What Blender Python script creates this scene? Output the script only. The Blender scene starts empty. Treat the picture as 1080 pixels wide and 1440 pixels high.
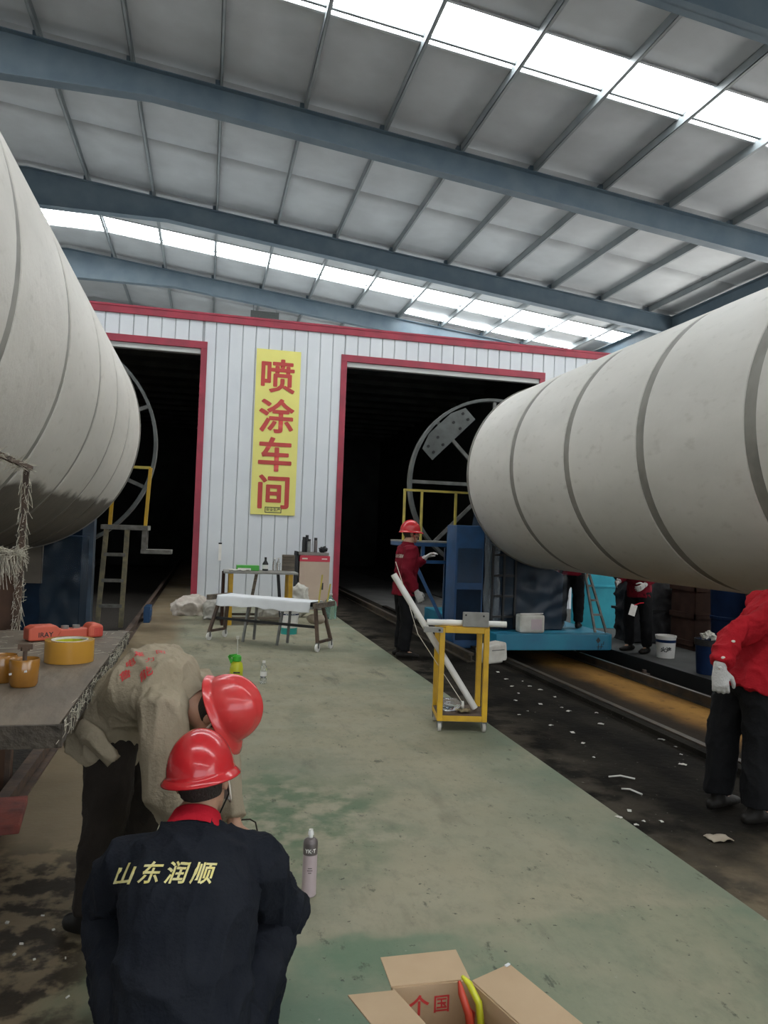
import bpy, bmesh, math, random
from mathutils import Vector, Matrix, noise
from mathutils.bvhtree import BVHTree
random.seed(7)
S = bpy.context.scene
COL = S.collection
PI = math.pi
V = Vector

# ------------------------------------------------------------------ camera
F, CX, CY, CAMH = 1050.0, 540.0, 720.0, 1.65
def _cv(u, v): return V(((u-CX)/F, -(v-CY)/F, -1.0))
_Y = _cv(290, 738).normalized()
_d = V((1/F, -.037/F, 0)); _p = _cv(290, 738)
_X = (_p - _d*(_p.dot(_Y)/_d.dot(_Y))).normalized()
if _X.x < 0: _X = -_X
_Z = _X.cross(_Y)
ROT = Matrix((_X, _Y, _Z))                       # camera -> world
CAMPOS = V((0, 0, CAMH))
cam_d = bpy.data.cameras.new('camera'); cam = bpy.data.objects.new('camera', cam_d); COL.objects.link(cam)
cam.matrix_world = Matrix.Translation(CAMPOS) @ ROT.to_4x4()
cam_d.sensor_fit = 'VERTICAL'; cam_d.sensor_height = 36; cam_d.lens = F*36/1440
cam_d.clip_start = .05; cam_d.clip_end = 300
S.camera = cam
def ray(u, v): return ROT @ _cv(u, v)
def G(u, v, z=0.0):                              # pixel on the horizontal plane at height z
    r = ray(u, v); return CAMPOS + r*((z-CAMH)/r.z)
def P(u, v, y):                                  # pixel on the plane Y = y
    r = ray(u, v); return CAMPOS + r*(y/r.y)

# ------------------------------------------------------------------ world, light, exposure
W = bpy.data.worlds.new('world'); S.world = W; W.use_nodes = True
bgn = W.node_tree.nodes['Background']
bgn.inputs[0].default_value = (.86, .93, 1.0, 1); bgn.inputs[1].default_value = 2.8
SKYLIGHT = 14.0
S.view_settings.view_transform = 'Standard'; S.view_settings.look = 'None'
S.view_settings.gamma = 1; S.view_settings.use_curve_mapping = False
S.view_settings.exposure = 0.0

# ------------------------------------------------------------------ materials
MATS = {}
def mat(name, c, c2=None, rough=.6, metal=0, ns=6.0, bump=0, bs=None, detail=5, lo=.35, hi=.65, emit=None, es=1, trans=0, spec=.5, stretch=(1,1,1), alpha=1, coat=0):
    if name in MATS: return MATS[name]
    m = bpy.data.materials.new(name); m.use_nodes = True; MATS[name] = m
    nt = m.node_tree; b = nt.nodes['Principled BSDF']
    b.inputs['Base Color'].default_value = (*c, 1); b.inputs['Roughness'].default_value = rough
    b.inputs['Metallic'].default_value = metal; b.inputs['Specular IOR Level'].default_value = spec
    b.inputs['Transmission Weight'].default_value = trans; b.inputs['Alpha'].default_value = alpha
    b.inputs['Coat Weight'].default_value = coat
    if emit: b.inputs['Emission Color'].default_value = (*emit, 1); b.inputs['Emission Strength'].default_value = es
    if c2 or bump:
        tc = nt.nodes.new('ShaderNodeTexCoord'); mp = nt.nodes.new('ShaderNodeMapping')
        mp.inputs['Scale'].default_value = stretch; nt.links.new(tc.outputs['Object'], mp.inputs['Vector'])
    if c2:
        n = nt.nodes.new('ShaderNodeTexNoise'); n.inputs['Scale'].default_value = ns; n.inputs['Detail'].default_value = detail
        r = nt.nodes.new('ShaderNodeMapRange'); r.inputs[1].default_value = lo; r.inputs[2].default_value = hi
        x = nt.nodes.new('ShaderNodeMix'); x.data_type = 'RGBA'
        x.inputs[6].default_value = (*c, 1); x.inputs[7].default_value = (*c2, 1)
        nt.links.new(mp.outputs[0], n.inputs['Vector']); nt.links.new(n.outputs['Fac'], r.inputs[0])
        nt.links.new(r.outputs[0], x.inputs[0]); nt.links.new(x.outputs[2], b.inputs['Base Color'])
    if bump:
        n2 = nt.nodes.new('ShaderNodeTexNoise'); n2.inputs['Scale'].default_value = bs or ns*3; n2.inputs['Detail'].default_value = 6
        bp = nt.nodes.new('ShaderNodeBump'); bp.inputs['Strength'].default_value = bump; bp.inputs['Distance'].default_value = .02
        nt.links.new(mp.outputs[0], n2.inputs['Vector']); nt.links.new(n2.outputs['Fac'], bp.inputs['Height']); nt.links.new(bp.outputs[0], b.inputs['Normal'])
    return m

class NT:                                        # tiny node-graph helper for the bigger materials
    def __init__(s, name, rough=.6, spec=.4):
        s.m = bpy.data.materials.new(name); s.m.use_nodes = True; s.t = s.m.node_tree; s.b = s.t.nodes['Principled BSDF']
        s.b.inputs['Roughness'].default_value = rough; s.b.inputs['Specular IOR Level'].default_value = spec
        tc = s.t.nodes.new('ShaderNodeTexCoord'); s.co = tc.outputs['Object']; MATS[name] = s.m
        sp = s.t.nodes.new('ShaderNodeSeparateXYZ'); s.t.links.new(s.co, sp.inputs[0]); s.x, s.y, s.z = sp.outputs
    def noise(s, scale, detail=5, stretch=(1,1,1), rough=.55, off=(0,0,0)):
        mp = s.t.nodes.new('ShaderNodeMapping'); mp.inputs['Scale'].default_value = stretch; mp.inputs['Location'].default_value = off
        s.t.links.new(s.co, mp.inputs[0]); n = s.t.nodes.new('ShaderNodeTexNoise'); n.inputs['Scale'].default_value = scale
        n.inputs['Detail'].default_value = detail; n.inputs['Roughness'].default_value = rough; s.t.links.new(mp.outputs[0], n.inputs['Vector']); return n.outputs['Fac']
    def rng(s, v, a, b, c=0., d=1.):
        r = s.t.nodes.new('ShaderNodeMapRange'); r.interpolation_type = 'SMOOTHSTEP'
        for i, q in enumerate((a, b, c, d)): r.inputs[i+1].default_value = q
        s.t.links.new(v, r.inputs[0]); return r.outputs[0]
    def math(s, op, a, b):
        n = s.t.nodes.new('ShaderNodeMath'); n.operation = op
        for i, q in enumerate((a, b)):
            if isinstance(q, (int, float)): n.inputs[i].default_value = q
            else: s.t.links.new(q, n.inputs[i])
        return n.outputs[0]
    def mix(s, f, a, b):
        n = s.t.nodes.new('ShaderNodeMix'); n.data_type = 'RGBA'
        for i, q in ((0, f), (6, a), (7, b)):
            if isinstance(q, tuple): n.inputs[i].default_value = (*q, 1)
            elif isinstance(q, (int, float)): n.inputs[i].default_value = q
            else: s.t.links.new(q, n.inputs[i])
        return n.outputs[2]
    def out(s, col, bump=None, strength=.3, rough=None):
        s.t.links.new(col, s.b.inputs['Base Color'])
        if rough is not None: s.t.links.new(rough, s.b.inputs['Roughness'])
        if bump is not None:
            bp = s.t.nodes.new('ShaderNodeBump'); bp.inputs['Strength'].default_value = strength; bp.inputs['Distance'].default_value = .02
            s.t.links.new(bump, bp.inputs['Height']); s.t.links.new(bp.outputs[0], s.b.inputs['Normal'])
        return s.m

# ------------------------------------------------------------------ mesh helpers
def frame(t, side=None):
    t = t.normalized()
    s = V(side) if side is not None else (V((0,0,1)) if abs(t.z) < .9 else V((1,0,0)))
    s = s - t*s.dot(t)
    if s.length < 1e-4: s = t.orthogonal()
    s.normalize(); return s, t.cross(s)
class MB:
    def __init__(s, M=None): s.v = []; s.f = []; s.M = M
    def add(s, vs, fs):
        o = len(s.v); s.v += [V(p) for p in vs]; s.f += [[i+o for i in f] for f in fs]; return s
    def box(s, c, sz, R=None):
        c = V(c); h = [q/2 for q in sz]; R = R or Matrix.Identity(3)
        vs = [c + R @ V((x*h[0], y*h[1], z*h[2])) for z in (-1,1) for y in (-1,1) for x in (-1,1)]
        return s.add(vs, [(0,2,3,1),(4,5,7,6),(0,1,5,4),(2,6,7,3),(0,4,6,2),(1,3,7,5)])
    def lim(s, x0, x1, y0, y1, z0, z1): return s.box(((x0+x1)/2,(y0+y1)/2,(z0+z1)/2), (x1-x0,y1-y0,z1-z0))
    def bar(s, p0, p1, w, d, side=None):         # rectangular bar between two points
        p0, p1 = V(p0), V(p1); a, b = frame(p1-p0, side); a = a*w/2; b = b*d/2
        vs = [p+q for p in (p0,p1) for q in (-a-b, a-b, a+b, -a+b)]
        return s.add(vs, [(3,2,1,0),(4,5,6,7),(0,1,5,4),(1,2,6,5),(2,3,7,6),(3,0,4,7)])
    def tube(s, pts, rad, n=12, side=None, cap=True, dome=False):
        pts = [V(p) for p in pts]; m = len(pts)
        if isinstance(rad, (int, float)): rad = [rad]*m
        rad = [(r, r) if isinstance(r, (int, float)) else r for r in rad]
        prev = side; rings = []
        for i, p in enumerate(pts):
            t = pts[min(i+1,m-1)] - pts[max(i-1,0)]
            a, b = frame(t, prev)
            if side is None: prev = a
            rings.append((p, a, b, rad[i], t.normalized()))
        if dome:
            p,a,b,r,t = rings[0]; q = min(r); pre = [(p-t*q*k, a, b, (r[0]*j, r[1]*j), t) for k, j in ((.92,.38),(.7,.71),(.38,.92))]
            p,a,b,r,t = rings[-1]; q = min(r); post = [(p+t*q*k, a, b, (r[0]*j, r[1]*j), t) for k, j in ((.38,.92),(.7,.71),(.92,.38))]
            rings = pre + rings + post
        vs = []; fs = []
        for p,a,b,r,t in rings:
            vs += [p + a*(r[0]*math.cos(2*PI*k/n)) + b*(r[1]*math.sin(2*PI*k/n)) for k in range(n)]
        for i in range(len(rings)-1):
            for k in range(n): fs.append((i*n+k, i*n+(k+1)%n, (i+1)*n+(k+1)%n, (i+1)*n+k))
        if cap: fs += [tuple(range(n-1,-1,-1)), tuple(range((len(rings)-1)*n, len(rings)*n))]
        return s.add(vs, fs)
    def cyl(s, p0, p1, r, n=16, r2=None): return s.tube([p0,p1], [r, r if r2 is None else r2], n)
    def lathe(s, prof, o=(0,0,0), axis=(0,0,1), n=24, closed=False):   # prof: (radius, height)
        o = V(o); t = V(axis).normalized(); a, b = frame(t); vs = []; fs = []
        for r, h in prof: vs += [o + t*h + a*(r*math.cos(2*PI*k/n)) + b*(r*math.sin(2*PI*k/n)) for k in range(n)]
        m = len(prof)
        for i in range(m if closed else m-1):
            j = (i+1) % m
            for k in range(n): fs.append((i*n+k, i*n+(k+1)%n, j*n+(k+1)%n, j*n+k))
        if not closed:
            if prof[0][0] > 1e-5: fs.append(tuple(range(n-1,-1,-1)))
            if prof[-1][0] > 1e-5: fs.append(tuple(range((m-1)*n, m*n)))
        return s.add(vs, fs)
    def ell(s, c, r, R=None, n=14, m=9):
        c = V(c); R = R or Matrix.Identity(3); vs = []; fs = []
        for i in range(m+1):
            th = PI*i/m
            for k in range(n):
                ph = 2*PI*k/n; vs.append(c + R @ V((r[0]*math.sin(th)*math.cos(ph), r[1]*math.sin(th)*math.sin(ph), r[2]*math.cos(th))))
        for i in range(m):
            for k in range(n): fs.append((i*n+k, (i+1)*n+k, (i+1)*n+(k+1)%n, i*n+(k+1)%n))
        return s.add(vs, fs)
    def prism(s, poly, vec):
        poly = [V(p) for p in poly]; n = len(poly); vec = V(vec)
        return s.add(poly + [p+vec for p in poly], [tuple(range(n-1,-1,-1)), tuple(range(n,2*n))] + [(i,(i+1)%n,n+(i+1)%n,n+i) for i in range(n)])
    def grid(s, fn, nu, nv, thick=None):
        vs = [V(fn(i/nu, j/nv)) for j in range(nv+1) for i in range(nu+1)]
        fs = [(j*(nu+1)+i, j*(nu+1)+i+1, (j+1)*(nu+1)+i+1, (j+1)*(nu+1)+i) for j in range(nv) for i in range(nu)]
        if thick is None: return s.add(vs, fs)
        n = len(vs); vs2 = [p + V(thick) for p in vs]
        edge = [i for i in range(nu+1)] + [(j*(nu+1)+nu) for j in range(1,nv+1)] + [nv*(nu+1)+i for i in range(nu-1,-1,-1)] + [j*(nu+1) for j in range(nv-1,0,-1)]
        return s.add(vs+vs2, [f[::-1] for f in fs] + [tuple(i+n for i in f) for f in fs] + [(edge[k], edge[(k+1)%len(edge)], edge[(k+1)%len(edge)]+n, edge[k]+n) for k in range(len(edge))])
    def mesh(s, name='m', inv=None):
        vs = s.v
        if s.M is not None: vs = [s.M @ p for p in vs]
        if inv is not None: vs = [inv @ p for p in vs]
        me = bpy.data.meshes.new(name); me.from_pydata([tuple(p) for p in vs], [], s.f)
        bm = bmesh.new(); bm.from_mesh(me); bmesh.ops.remove_doubles(bm, verts=bm.verts, dist=1e-6); bmesh.ops.recalc_face_normals(bm, faces=bm.faces); bm.to_mesh(me); bm.free()
        return me
    def build(s, name, m, parent=None, smooth=False, bevel=0):
        inv = WM[parent.name].inverted() if parent is not None else None
        return link(name, s.mesh(name, inv), m, parent, smooth, bevel)
WM = {}
def link(name, me, m, parent=None, smooth=False, bevel=0):
    if isinstance(m, str): m = MATS[m]
    o = bpy.data.objects.new(name, me); COL.objects.link(o)
    if m: me.materials.append(m)
    if smooth:
        for p in me.polygons: p.use_smooth = True
        if smooth == 'auto':
            md = None
            bm = bmesh.new(); bm.from_mesh(me)
            for e in bm.edges:
                if len(e.link_faces) == 2 and e.calc_face_angle(0) > .7: e.smooth = False
            bm.to_mesh(me); bm.free()
    if bevel:
        b = o.modifiers.new('bevel', 'BEVEL'); b.width = bevel; b.segments = 2; b.limit_method = 'ANGLE'
    if parent is not None: o.parent = parent; WM[o.name] = WM[parent.name].copy()
    else: WM[o.name] = Matrix.Identity(4)
    return o
def tag(o, label=None, cat=None, group=None, kind=None):
    if label: o['label'] = label
    if cat: o['category'] = cat
    if group: o['group'] = group
    if kind: o['kind'] = kind
    return o
def thing(name, label, cat, loc=(0,0,0), rz=0, group=None):
    o = bpy.data.objects.new(name, None); COL.objects.link(o); o.empty_display_size = .1
    o.location = loc; o.rotation_euler = (0,0,rz); WM[o.name] = Matrix.Translation(V(loc)) @ Matrix.Rotation(rz,4,'Z')
    return tag(o, label, cat, group)
def at(o, mb): mb.M = WM[o.name]; return mb      # model in the thing's own coordinates
def L(o): return MB(WM[o.name].copy())
def structure(name, mb, m, **k):
    o = mb.build(name, m, **k); o['kind'] = 'structure'; return o
def copy_tree(o, loc=None, rz=None, parent=None):
    c = o.copy(); COL.objects.link(c); c.parent = parent
    if loc is not None: c.location = loc
    if rz is not None: c.rotation_euler = (0,0,rz)
    for ch in o.children: copy_tree(ch, parent=c)
    return c
def origin(o, p):                                # move a single-mesh thing's origin to p, mesh stays
    o.data.transform(Matrix.Translation(-V(p))); o.location = p; WM[o.name] = Matrix.Translation(V(p)); return o
def text_mesh(s, size, bold=0.0, extrude=0.0, shear=0.0, spacing=1.0):
    cu = bpy.data.curves.new('t', 'FONT'); cu.body = s; cu.size = size; cu.align_x = 'CENTER'; cu.align_y = 'CENTER'
    cu.offset = bold; cu.extrude = extrude; cu.shear = shear; cu.space_character = spacing; cu.resolution_u = 3
    o = bpy.data.objects.new('t', cu); COL.objects.link(o); dg = bpy.context.evaluated_depsgraph_get(); dg.update()
    me = bpy.data.meshes.new_from_object(o.evaluated_get(dg)); bpy.data.objects.remove(o); bpy.data.curves.remove(cu); return me
def place_text(me, Mx): me.transform(Mx); return me
def basis(o, x, y):                              # 4x4 with text x and y axes
    x = V(x).normalized(); y = V(y); y = (y - x*y.dot(x)).normalized(); z = x.cross(y)
    return Matrix.Translation(V(o)) @ Matrix((x,y,z)).transposed().to_4x4()
def remesh(mb, voxel, smooth=3, wr=0, wf=9, stretch=(1,1,1), seed=0):
    me = mb.mesh('tmp'); o = bpy.data.objects.new('tmp', me); COL.objects.link(o)
    r = o.modifiers.new('r', 'REMESH'); r.mode = 'VOXEL'; r.voxel_size = voxel
    if smooth:
        q = o.modifiers.new('s', 'SMOOTH'); q.factor = .5; q.iterations = smooth
    dg = bpy.context.evaluated_depsgraph_get(); dg.update()
    out = bpy.data.meshes.new_from_object(o.evaluated_get(dg)); bpy.data.objects.remove(o); bpy.data.meshes.remove(me)
    if wr:
        nn = [v.normal.copy() for v in out.vertices]
        for v, n in zip(out.vertices, nn):
            p = V((v.co.x*stretch[0], v.co.y*stretch[1], v.co.z*stretch[2]))*wf + V((seed,seed*.7,0))
            a = 1-abs(noise.noise(p)); a2 = 1-abs(noise.noise(p*1.9+V((7,3,1)))); b = noise.noise(p*.6)
            v.co += n*wr*(a**5*1.5 + a2**6*.6 - .75 + b*.7)
    return out
def to_parent(me, parent): me.transform(WM[parent.name].inverted()); return me

# ------------------------------------------------------------------ material library
mat('roof_sheet', (.50,.515,.52), (.43,.44,.445), rough=.55, ns=1.2, bump=.08, bs=5)
mat('steel_blue', (.085,.125,.16), (.12,.16,.19), rough=.5, ns=2)
mat('steel_purlin', (.20,.225,.235), (.25,.27,.275), rough=.5, ns=2)
mat('skylight', (.9,.95,.95), rough=.5, emit=(.93,.98,1.0), es=SKYLIGHT)
mat('wall_sheet', (.55,.56,.56), (.47,.48,.48), rough=.6, ns=1)
mat('booth_red', (.36,.035,.06), (.26,.03,.05), rough=.45, ns=3)
mat('booth_dark', (.050,.053,.050), (.032,.034,.032), rough=.85, ns=1.5)
mat('booth_inner', (.10,.105,.10), (.06,.062,.06), rough=.8, ns=1.2)
mat('concrete', (.22,.20,.17), (.15,.14,.12), rough=.85, ns=1.3, bump=.15)
mat('lip_white', (.5,.5,.48), rough=.5)
mat('rail_steel', (.055,.048,.042), (.10,.075,.05), rough=.6, metal=.4, ns=6)
mat('rail_shiny', (.55,.55,.52), rough=.3, metal=.9)
mat('yellow_paint', (.72,.42,.012), (.55,.31,.02), rough=.45, ns=7, bump=.1)
mat('yellow_pale', (.66,.53,.10), (.5,.4,.10), rough=.5, ns=7)
mat('blue_deck', (.012,.20,.30), (.015,.15,.25), rough=.5, ns=3)
mat('blue_cab', (.012,.075,.20), (.012,.055,.14), rough=.45, ns=4)
mat('blue_dark', (.008,.022,.045), (.006,.014,.028), rough=.5, ns=4, spec=.12)
mat('cyan_paint', (.03,.42,.52), (.02,.34,.45), rough=.5, ns=4)
mat('black', (.012,.012,.012), rough=.6)
mat('rubber', (.03,.03,.03), rough=.8)
mat('grey_metal', (.22,.22,.21), (.14,.14,.13), rough=.5, metal=.5, ns=8)
mat('grey_plate', (.30,.29,.26), (.22,.21,.19), rough=.5, ns=8)
mat('ring_steel', (.14,.15,.145), (.09,.095,.09), rough=.5, metal=.3, ns=5)
mat('white_plastic', (.82,.80,.76), (.74,.71,.66), rough=.4, ns=5)
mat('white_cloth', (.80,.81,.82), (.72,.73,.74), rough=.8, ns=3, bump=.2)
mat('dirty_white', (.62,.60,.54), (.45,.42,.36), rough=.7, ns=5, bump=.2)
mat('rust', (.12,.075,.05), (.07,.05,.04), rough=.8, ns=9, bump=.2)
mat('wood_old', (.20,.16,.12), (.11,.09,.07), rough=.8, ns=4, bump=.35, stretch=(1,8,8))
mat('table_top', (.22,.17,.12), (.14,.11,.08), rough=.65, ns=3.5, bump=.3, bs=14, stretch=(1.6,.5,1))
mat('table_edge', (.085,.068,.05), (.045,.036,.027), rough=.85, ns=14, bump=.6, bs=40)
mat('fibre', (.62,.58,.47), (.45,.41,.32), rough=.8, ns=20)
mat('cardboard', (.52,.37,.23), (.47,.33,.20), rough=.8, ns=5, bump=.1)
mat('cardboard_in', (.44,.30,.17), (.38,.25,.14), rough=.85, ns=5)
mat('print_red', (.62,.05,.05), rough=.6)
mat('helmet_red', (.60,.022,.028), (.55,.02,.025), rough=.22, ns=4, coat=.3)
mat('helmet_pink', (.68,.05,.05), (.62,.045,.045), rough=.25, ns=4, coat=.3)
mat('skin', (.52,.29,.19), (.46,.25,.16), rough=.5, ns=12)
mat('hair', (.022,.016,.013), (.03,.022,.018), rough=.7, ns=60, bump=.5, bs=120)
mat('navy_cloth', (.011,.013,.019), (.016,.018,.024), rough=.85, ns=9, bump=.25, bs=90, spec=.12)
mat('khaki_cloth', (.36,.30,.215), (.30,.25,.175), rough=.85, ns=4, bump=.25, bs=80, spec=.12)
mat('red_cloth', (.40,.012,.020), (.33,.010,.016), rough=.8, ns=5, bump=.25, bs=80, spec=.12)
mat('maroon_cloth', (.20,.010,.022), (.16,.010,.020), rough=.8, ns=5, bump=.2, bs=80, spec=.12)
mat('trouser_dark', (.038,.031,.025), (.026,.021,.018), rough=.85, ns=6, bump=.25, bs=70, spec=.12)
mat('trouser_black', (.009,.009,.010), (.013,.013,.014), rough=.85, ns=6, bump=.2, bs=70, spec=.12)
mat('glove', (.66,.64,.62), (.52,.50,.48), rough=.85, ns=14, bump=.4, bs=110, spec=.12)
mat('collar_red', (.52,.015,.03), (.45,.012,.025), rough=.8, ns=8, bump=.2, bs=90, spec=.12)
mat('shoe', (.014,.012,.010), rough=.55, spec=.2)
mat('gold_thread', (.78,.66,.20), (.72,.66,.35), rough=.5, ns=60)
mat('strap_white', (.78,.72,.62), rough=.7)
mat('sign_yellow', (.78,.72,.20), (.74,.68,.19), rough=.5, ns=1.5)
mat('sign_red', (.52,.055,.045), (.45,.05,.04), rough=.5, ns=6)
mat('ink', (.03,.03,.03), rough=.6)
mat('coral', (.74,.14,.075), (.66,.12,.07), rough=.45, ns=6)
mat('amber', (.40,.18,.03), (.28,.12,.02), rough=.18, ns=5, coat=.5)
mat('tape', (.66,.35,.05), (.58,.29,.045), rough=.2, ns=1.5, coat=.5)
mat('eye_dark', (.02,.015,.012), rough=.2)
mat('lip', (.36,.13,.10), rough=.5)
mat('green_plastic', (.06,.45,.03), (.05,.38,.03), rough=.35, ns=4)
mat('lime_plastic', (.62,.60,.03), (.52,.56,.03), rough=.3, ns=4)
mat('teal_plastic', (.03,.36,.32), rough=.4)
mat('label_pink', (.55,.44,.45), (.48,.39,.40), rough=.35, ns=6)
mat('can_grey', (.17,.145,.14), rough=.35, metal=.5)
mat('sand_tan', (.42,.35,.27), (.33,.27,.2), rough=.85, ns=7, bump=.4)
mat('sack', (.60,.54,.47), (.47,.40,.34), rough=.9, ns=8, bump=.4)
mat('bin_blue', (.010,.028,.085), (.008,.02,.06), rough=.5, ns=4, spec=.12)
mat('bin_grey', (.055,.055,.058), (.035,.035,.037), rough=.8, ns=5, bump=.3, spec=.12)
mat('bin_brown', (.055,.030,.022), (.035,.02,.016), rough=.8, ns=5, spec=.12)
mat('orange_toy', (.55,.06,.03), rough=.4)
mat('clear', (.9,.93,.93), rough=.08, trans=.92, spec=.5)
mat('clear_green', (.45,.72,.62), rough=.1, trans=.8)
mat('film', (.55,.62,.66), rough=.25, trans=.3, alpha=.32)
mat('red_board', (.30,.07,.05), (.16,.05,.04), rough=.75, ns=9, bump=.3)
mat('dark_dirt', (.018,.014,.010), (.035,.026,.018), rough=.95, ns=14, bump=.6)
mat('scrap', (.60,.58,.52), rough=.8)
mat('panel_white', (.66,.68,.70), (.60,.62,.65), rough=.45, ns=1.1)

# floor of the aisle: worn green paint under tan dust
n = NT('floor_green', .62, .3)
big = n.rng(n.noise(.55, 6), .42, .70); fine = n.noise(5, 8)
tan = n.mix(fine, (.36,.318,.22), (.29,.27,.19))
gry = n.mix(fine, (.27,.262,.185), (.215,.225,.16))
c = n.mix(big, tan, gry)
c = n.mix(n.math('MULTIPLY', n.rng(n.noise(2.6, 8, (1,.7,1), .7, off=(5,5,0)), .45, .68), .55), c, (.19,.205,.145))
c = n.mix(n.math('MULTIPLY', n.rng(n.noise(14, 8, (1,.6,1), .75, off=(2,9,0)), .48, .72), .45), c, (.16,.155,.115))
# greener where the dust is thin: right along the edge, a worn patch and the strip before it
edge = n.math('MULTIPLY', n.rng(n.x, 1.8, 2.48), n.rng(n.noise(1.3, 5), .3, .6))
c = n.mix(n.math('MULTIPLY', edge, .75), c, (.15,.19,.135))
wob = n.math('ADD', n.y, n.math('MULTIPLY', n.noise(2.2, 5), .35))
strip = n.math('MULTIPLY', n.rng(wob, 3.22, 3.12), n.rng(n.noise(1.7, 6, off=(4,2,0)), .30, .58))
strip = n.math('MULTIPLY', strip, n.rng(n.x, 1.7, .55, .30, 1.0))
c = n.mix(n.math('MULTIPLY', strip, .78), c, (.10,.185,.115))
dx = n.math('SUBTRACT', n.x, .55); dy = n.math('SUBTRACT', n.y, 4.35)
rr = n.math('SQRT', n.math('ADD', n.math('MULTIPLY', dx, dx), n.math('MULTIPLY', n.math('MULTIPLY', dy, dy), .6)), 0)
patch = n.math('MULTIPLY', n.rng(n.math('ADD', rr, n.math('MULTIPLY', n.noise(3, 6), .9)), 1.25, .7), n.rng(n.noise(4.5, 7, off=(1,5,0)), .38, .58))
c = n.mix(n.math('MULTIPLY', patch, .8), c, (.075,.135,.07))
st = n.rng(n.noise(2.2, 8, (1.6,.45,1), .68, off=(3,1,0)), .56, .70)
far = n.rng(n.y, 5.0, 8.5)
c = n.mix(n.math('MULTIPLY', st, n.math('ADD', n.math('MULTIPLY', far, .4), .3)), c, (.085,.085,.065))
c = n.mix(n.math('MULTIPLY', n.rng(n.noise(9, 8, (1,.5,1), .7, off=(9,3,0)), .60, .68), .75), c, (.06,.062,.045))
c = n.mix(n.math('MULTIPLY', n.rng(n.noise(28, 3, off=(2,7,0)), .67, .73), .75), c, (.045,.045,.035))
c = n.mix(n.math('MULTIPLY', n.rng(n.noise(22, 3, off=(8,1,0)), .72, .78), .6), c, (.46,.44,.38))
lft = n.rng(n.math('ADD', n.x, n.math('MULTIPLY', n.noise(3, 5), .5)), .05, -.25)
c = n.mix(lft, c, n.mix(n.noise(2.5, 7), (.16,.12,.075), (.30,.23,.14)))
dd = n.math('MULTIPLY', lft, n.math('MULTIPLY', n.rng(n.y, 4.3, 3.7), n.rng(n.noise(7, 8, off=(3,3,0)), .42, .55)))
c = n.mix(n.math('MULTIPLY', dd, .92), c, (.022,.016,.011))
n.out(c, n.noise(30, 6), .12, n.rng(n.noise(1.5, 4), .3, .7, .5, .8))
# stained strip beside the pit
n = NT('floor_black', .9, .06)
c = n.mix(n.rng(n.noise(2.5, 8, (1,.5,1)), .35, .65), (.008,.007,.006), (.022,.019,.015))
c = n.mix(n.rng(n.math('ADD', n.y, n.math('MULTIPLY', n.noise(2, 5), 1.0)), 4.3, 3.6), c, n.mix(n.noise(8, 7), (.20,.155,.10), (.12,.10,.07)))
c = n.mix(n.math('MULTIPLY', n.rng(n.x, 3.1, 2.5), n.rng(n.noise(3, 6), .4, .6)), c, (.06,.05,.038))
c = n.mix(n.math('MULTIPLY', n.rng(n.noise(25, 4), .68, .74), .6), c, (.25,.23,.20))
n.out(c, n.noise(18, 8), .5)
n = NT('pit_sand', .9, .08)
c = n.mix(n.rng(n.noise(1.6, 7, (1,.6,1)), .35, .65), (.40,.21,.055), (.27,.14,.045))
c = n.mix(n.math('MULTIPLY', n.rng(n.noise(9, 7), .55, .7), .5), c, (.12,.07,.03))
c = n.mix(n.rng(n.math('ADD', n.x, n.math('MULTIPLY', n.noise(1.2, 4), .5)), 5.45, 4.95), c, (.035,.026,.018))  # near half darkened: the lip's shadow painted in along with dirt
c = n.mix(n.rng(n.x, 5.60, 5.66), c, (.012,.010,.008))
n.out(c, n.noise(22, 7), .4)

# ------------------------------------------------------------------ the hall
RIDGE, SLOPE, R0 = -5.0, .104, 10.39
def rz(x): return R0 - SLOPE*x if x >= RIDGE else R0 - SLOPE*(2*RIDGE - x)
XL, XR, YN, YF = -25.3, 15.3, -18.0, 46.0
PUR = [-3.5 + 1.7*k for k in range(11)] + [2*RIDGE - (-3.5 + 1.7*k) for k in range(11)]
PUR.sort(); PH = .18
ceil = thing('ceiling', None, None); ceil['kind'] = 'structure'
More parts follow.
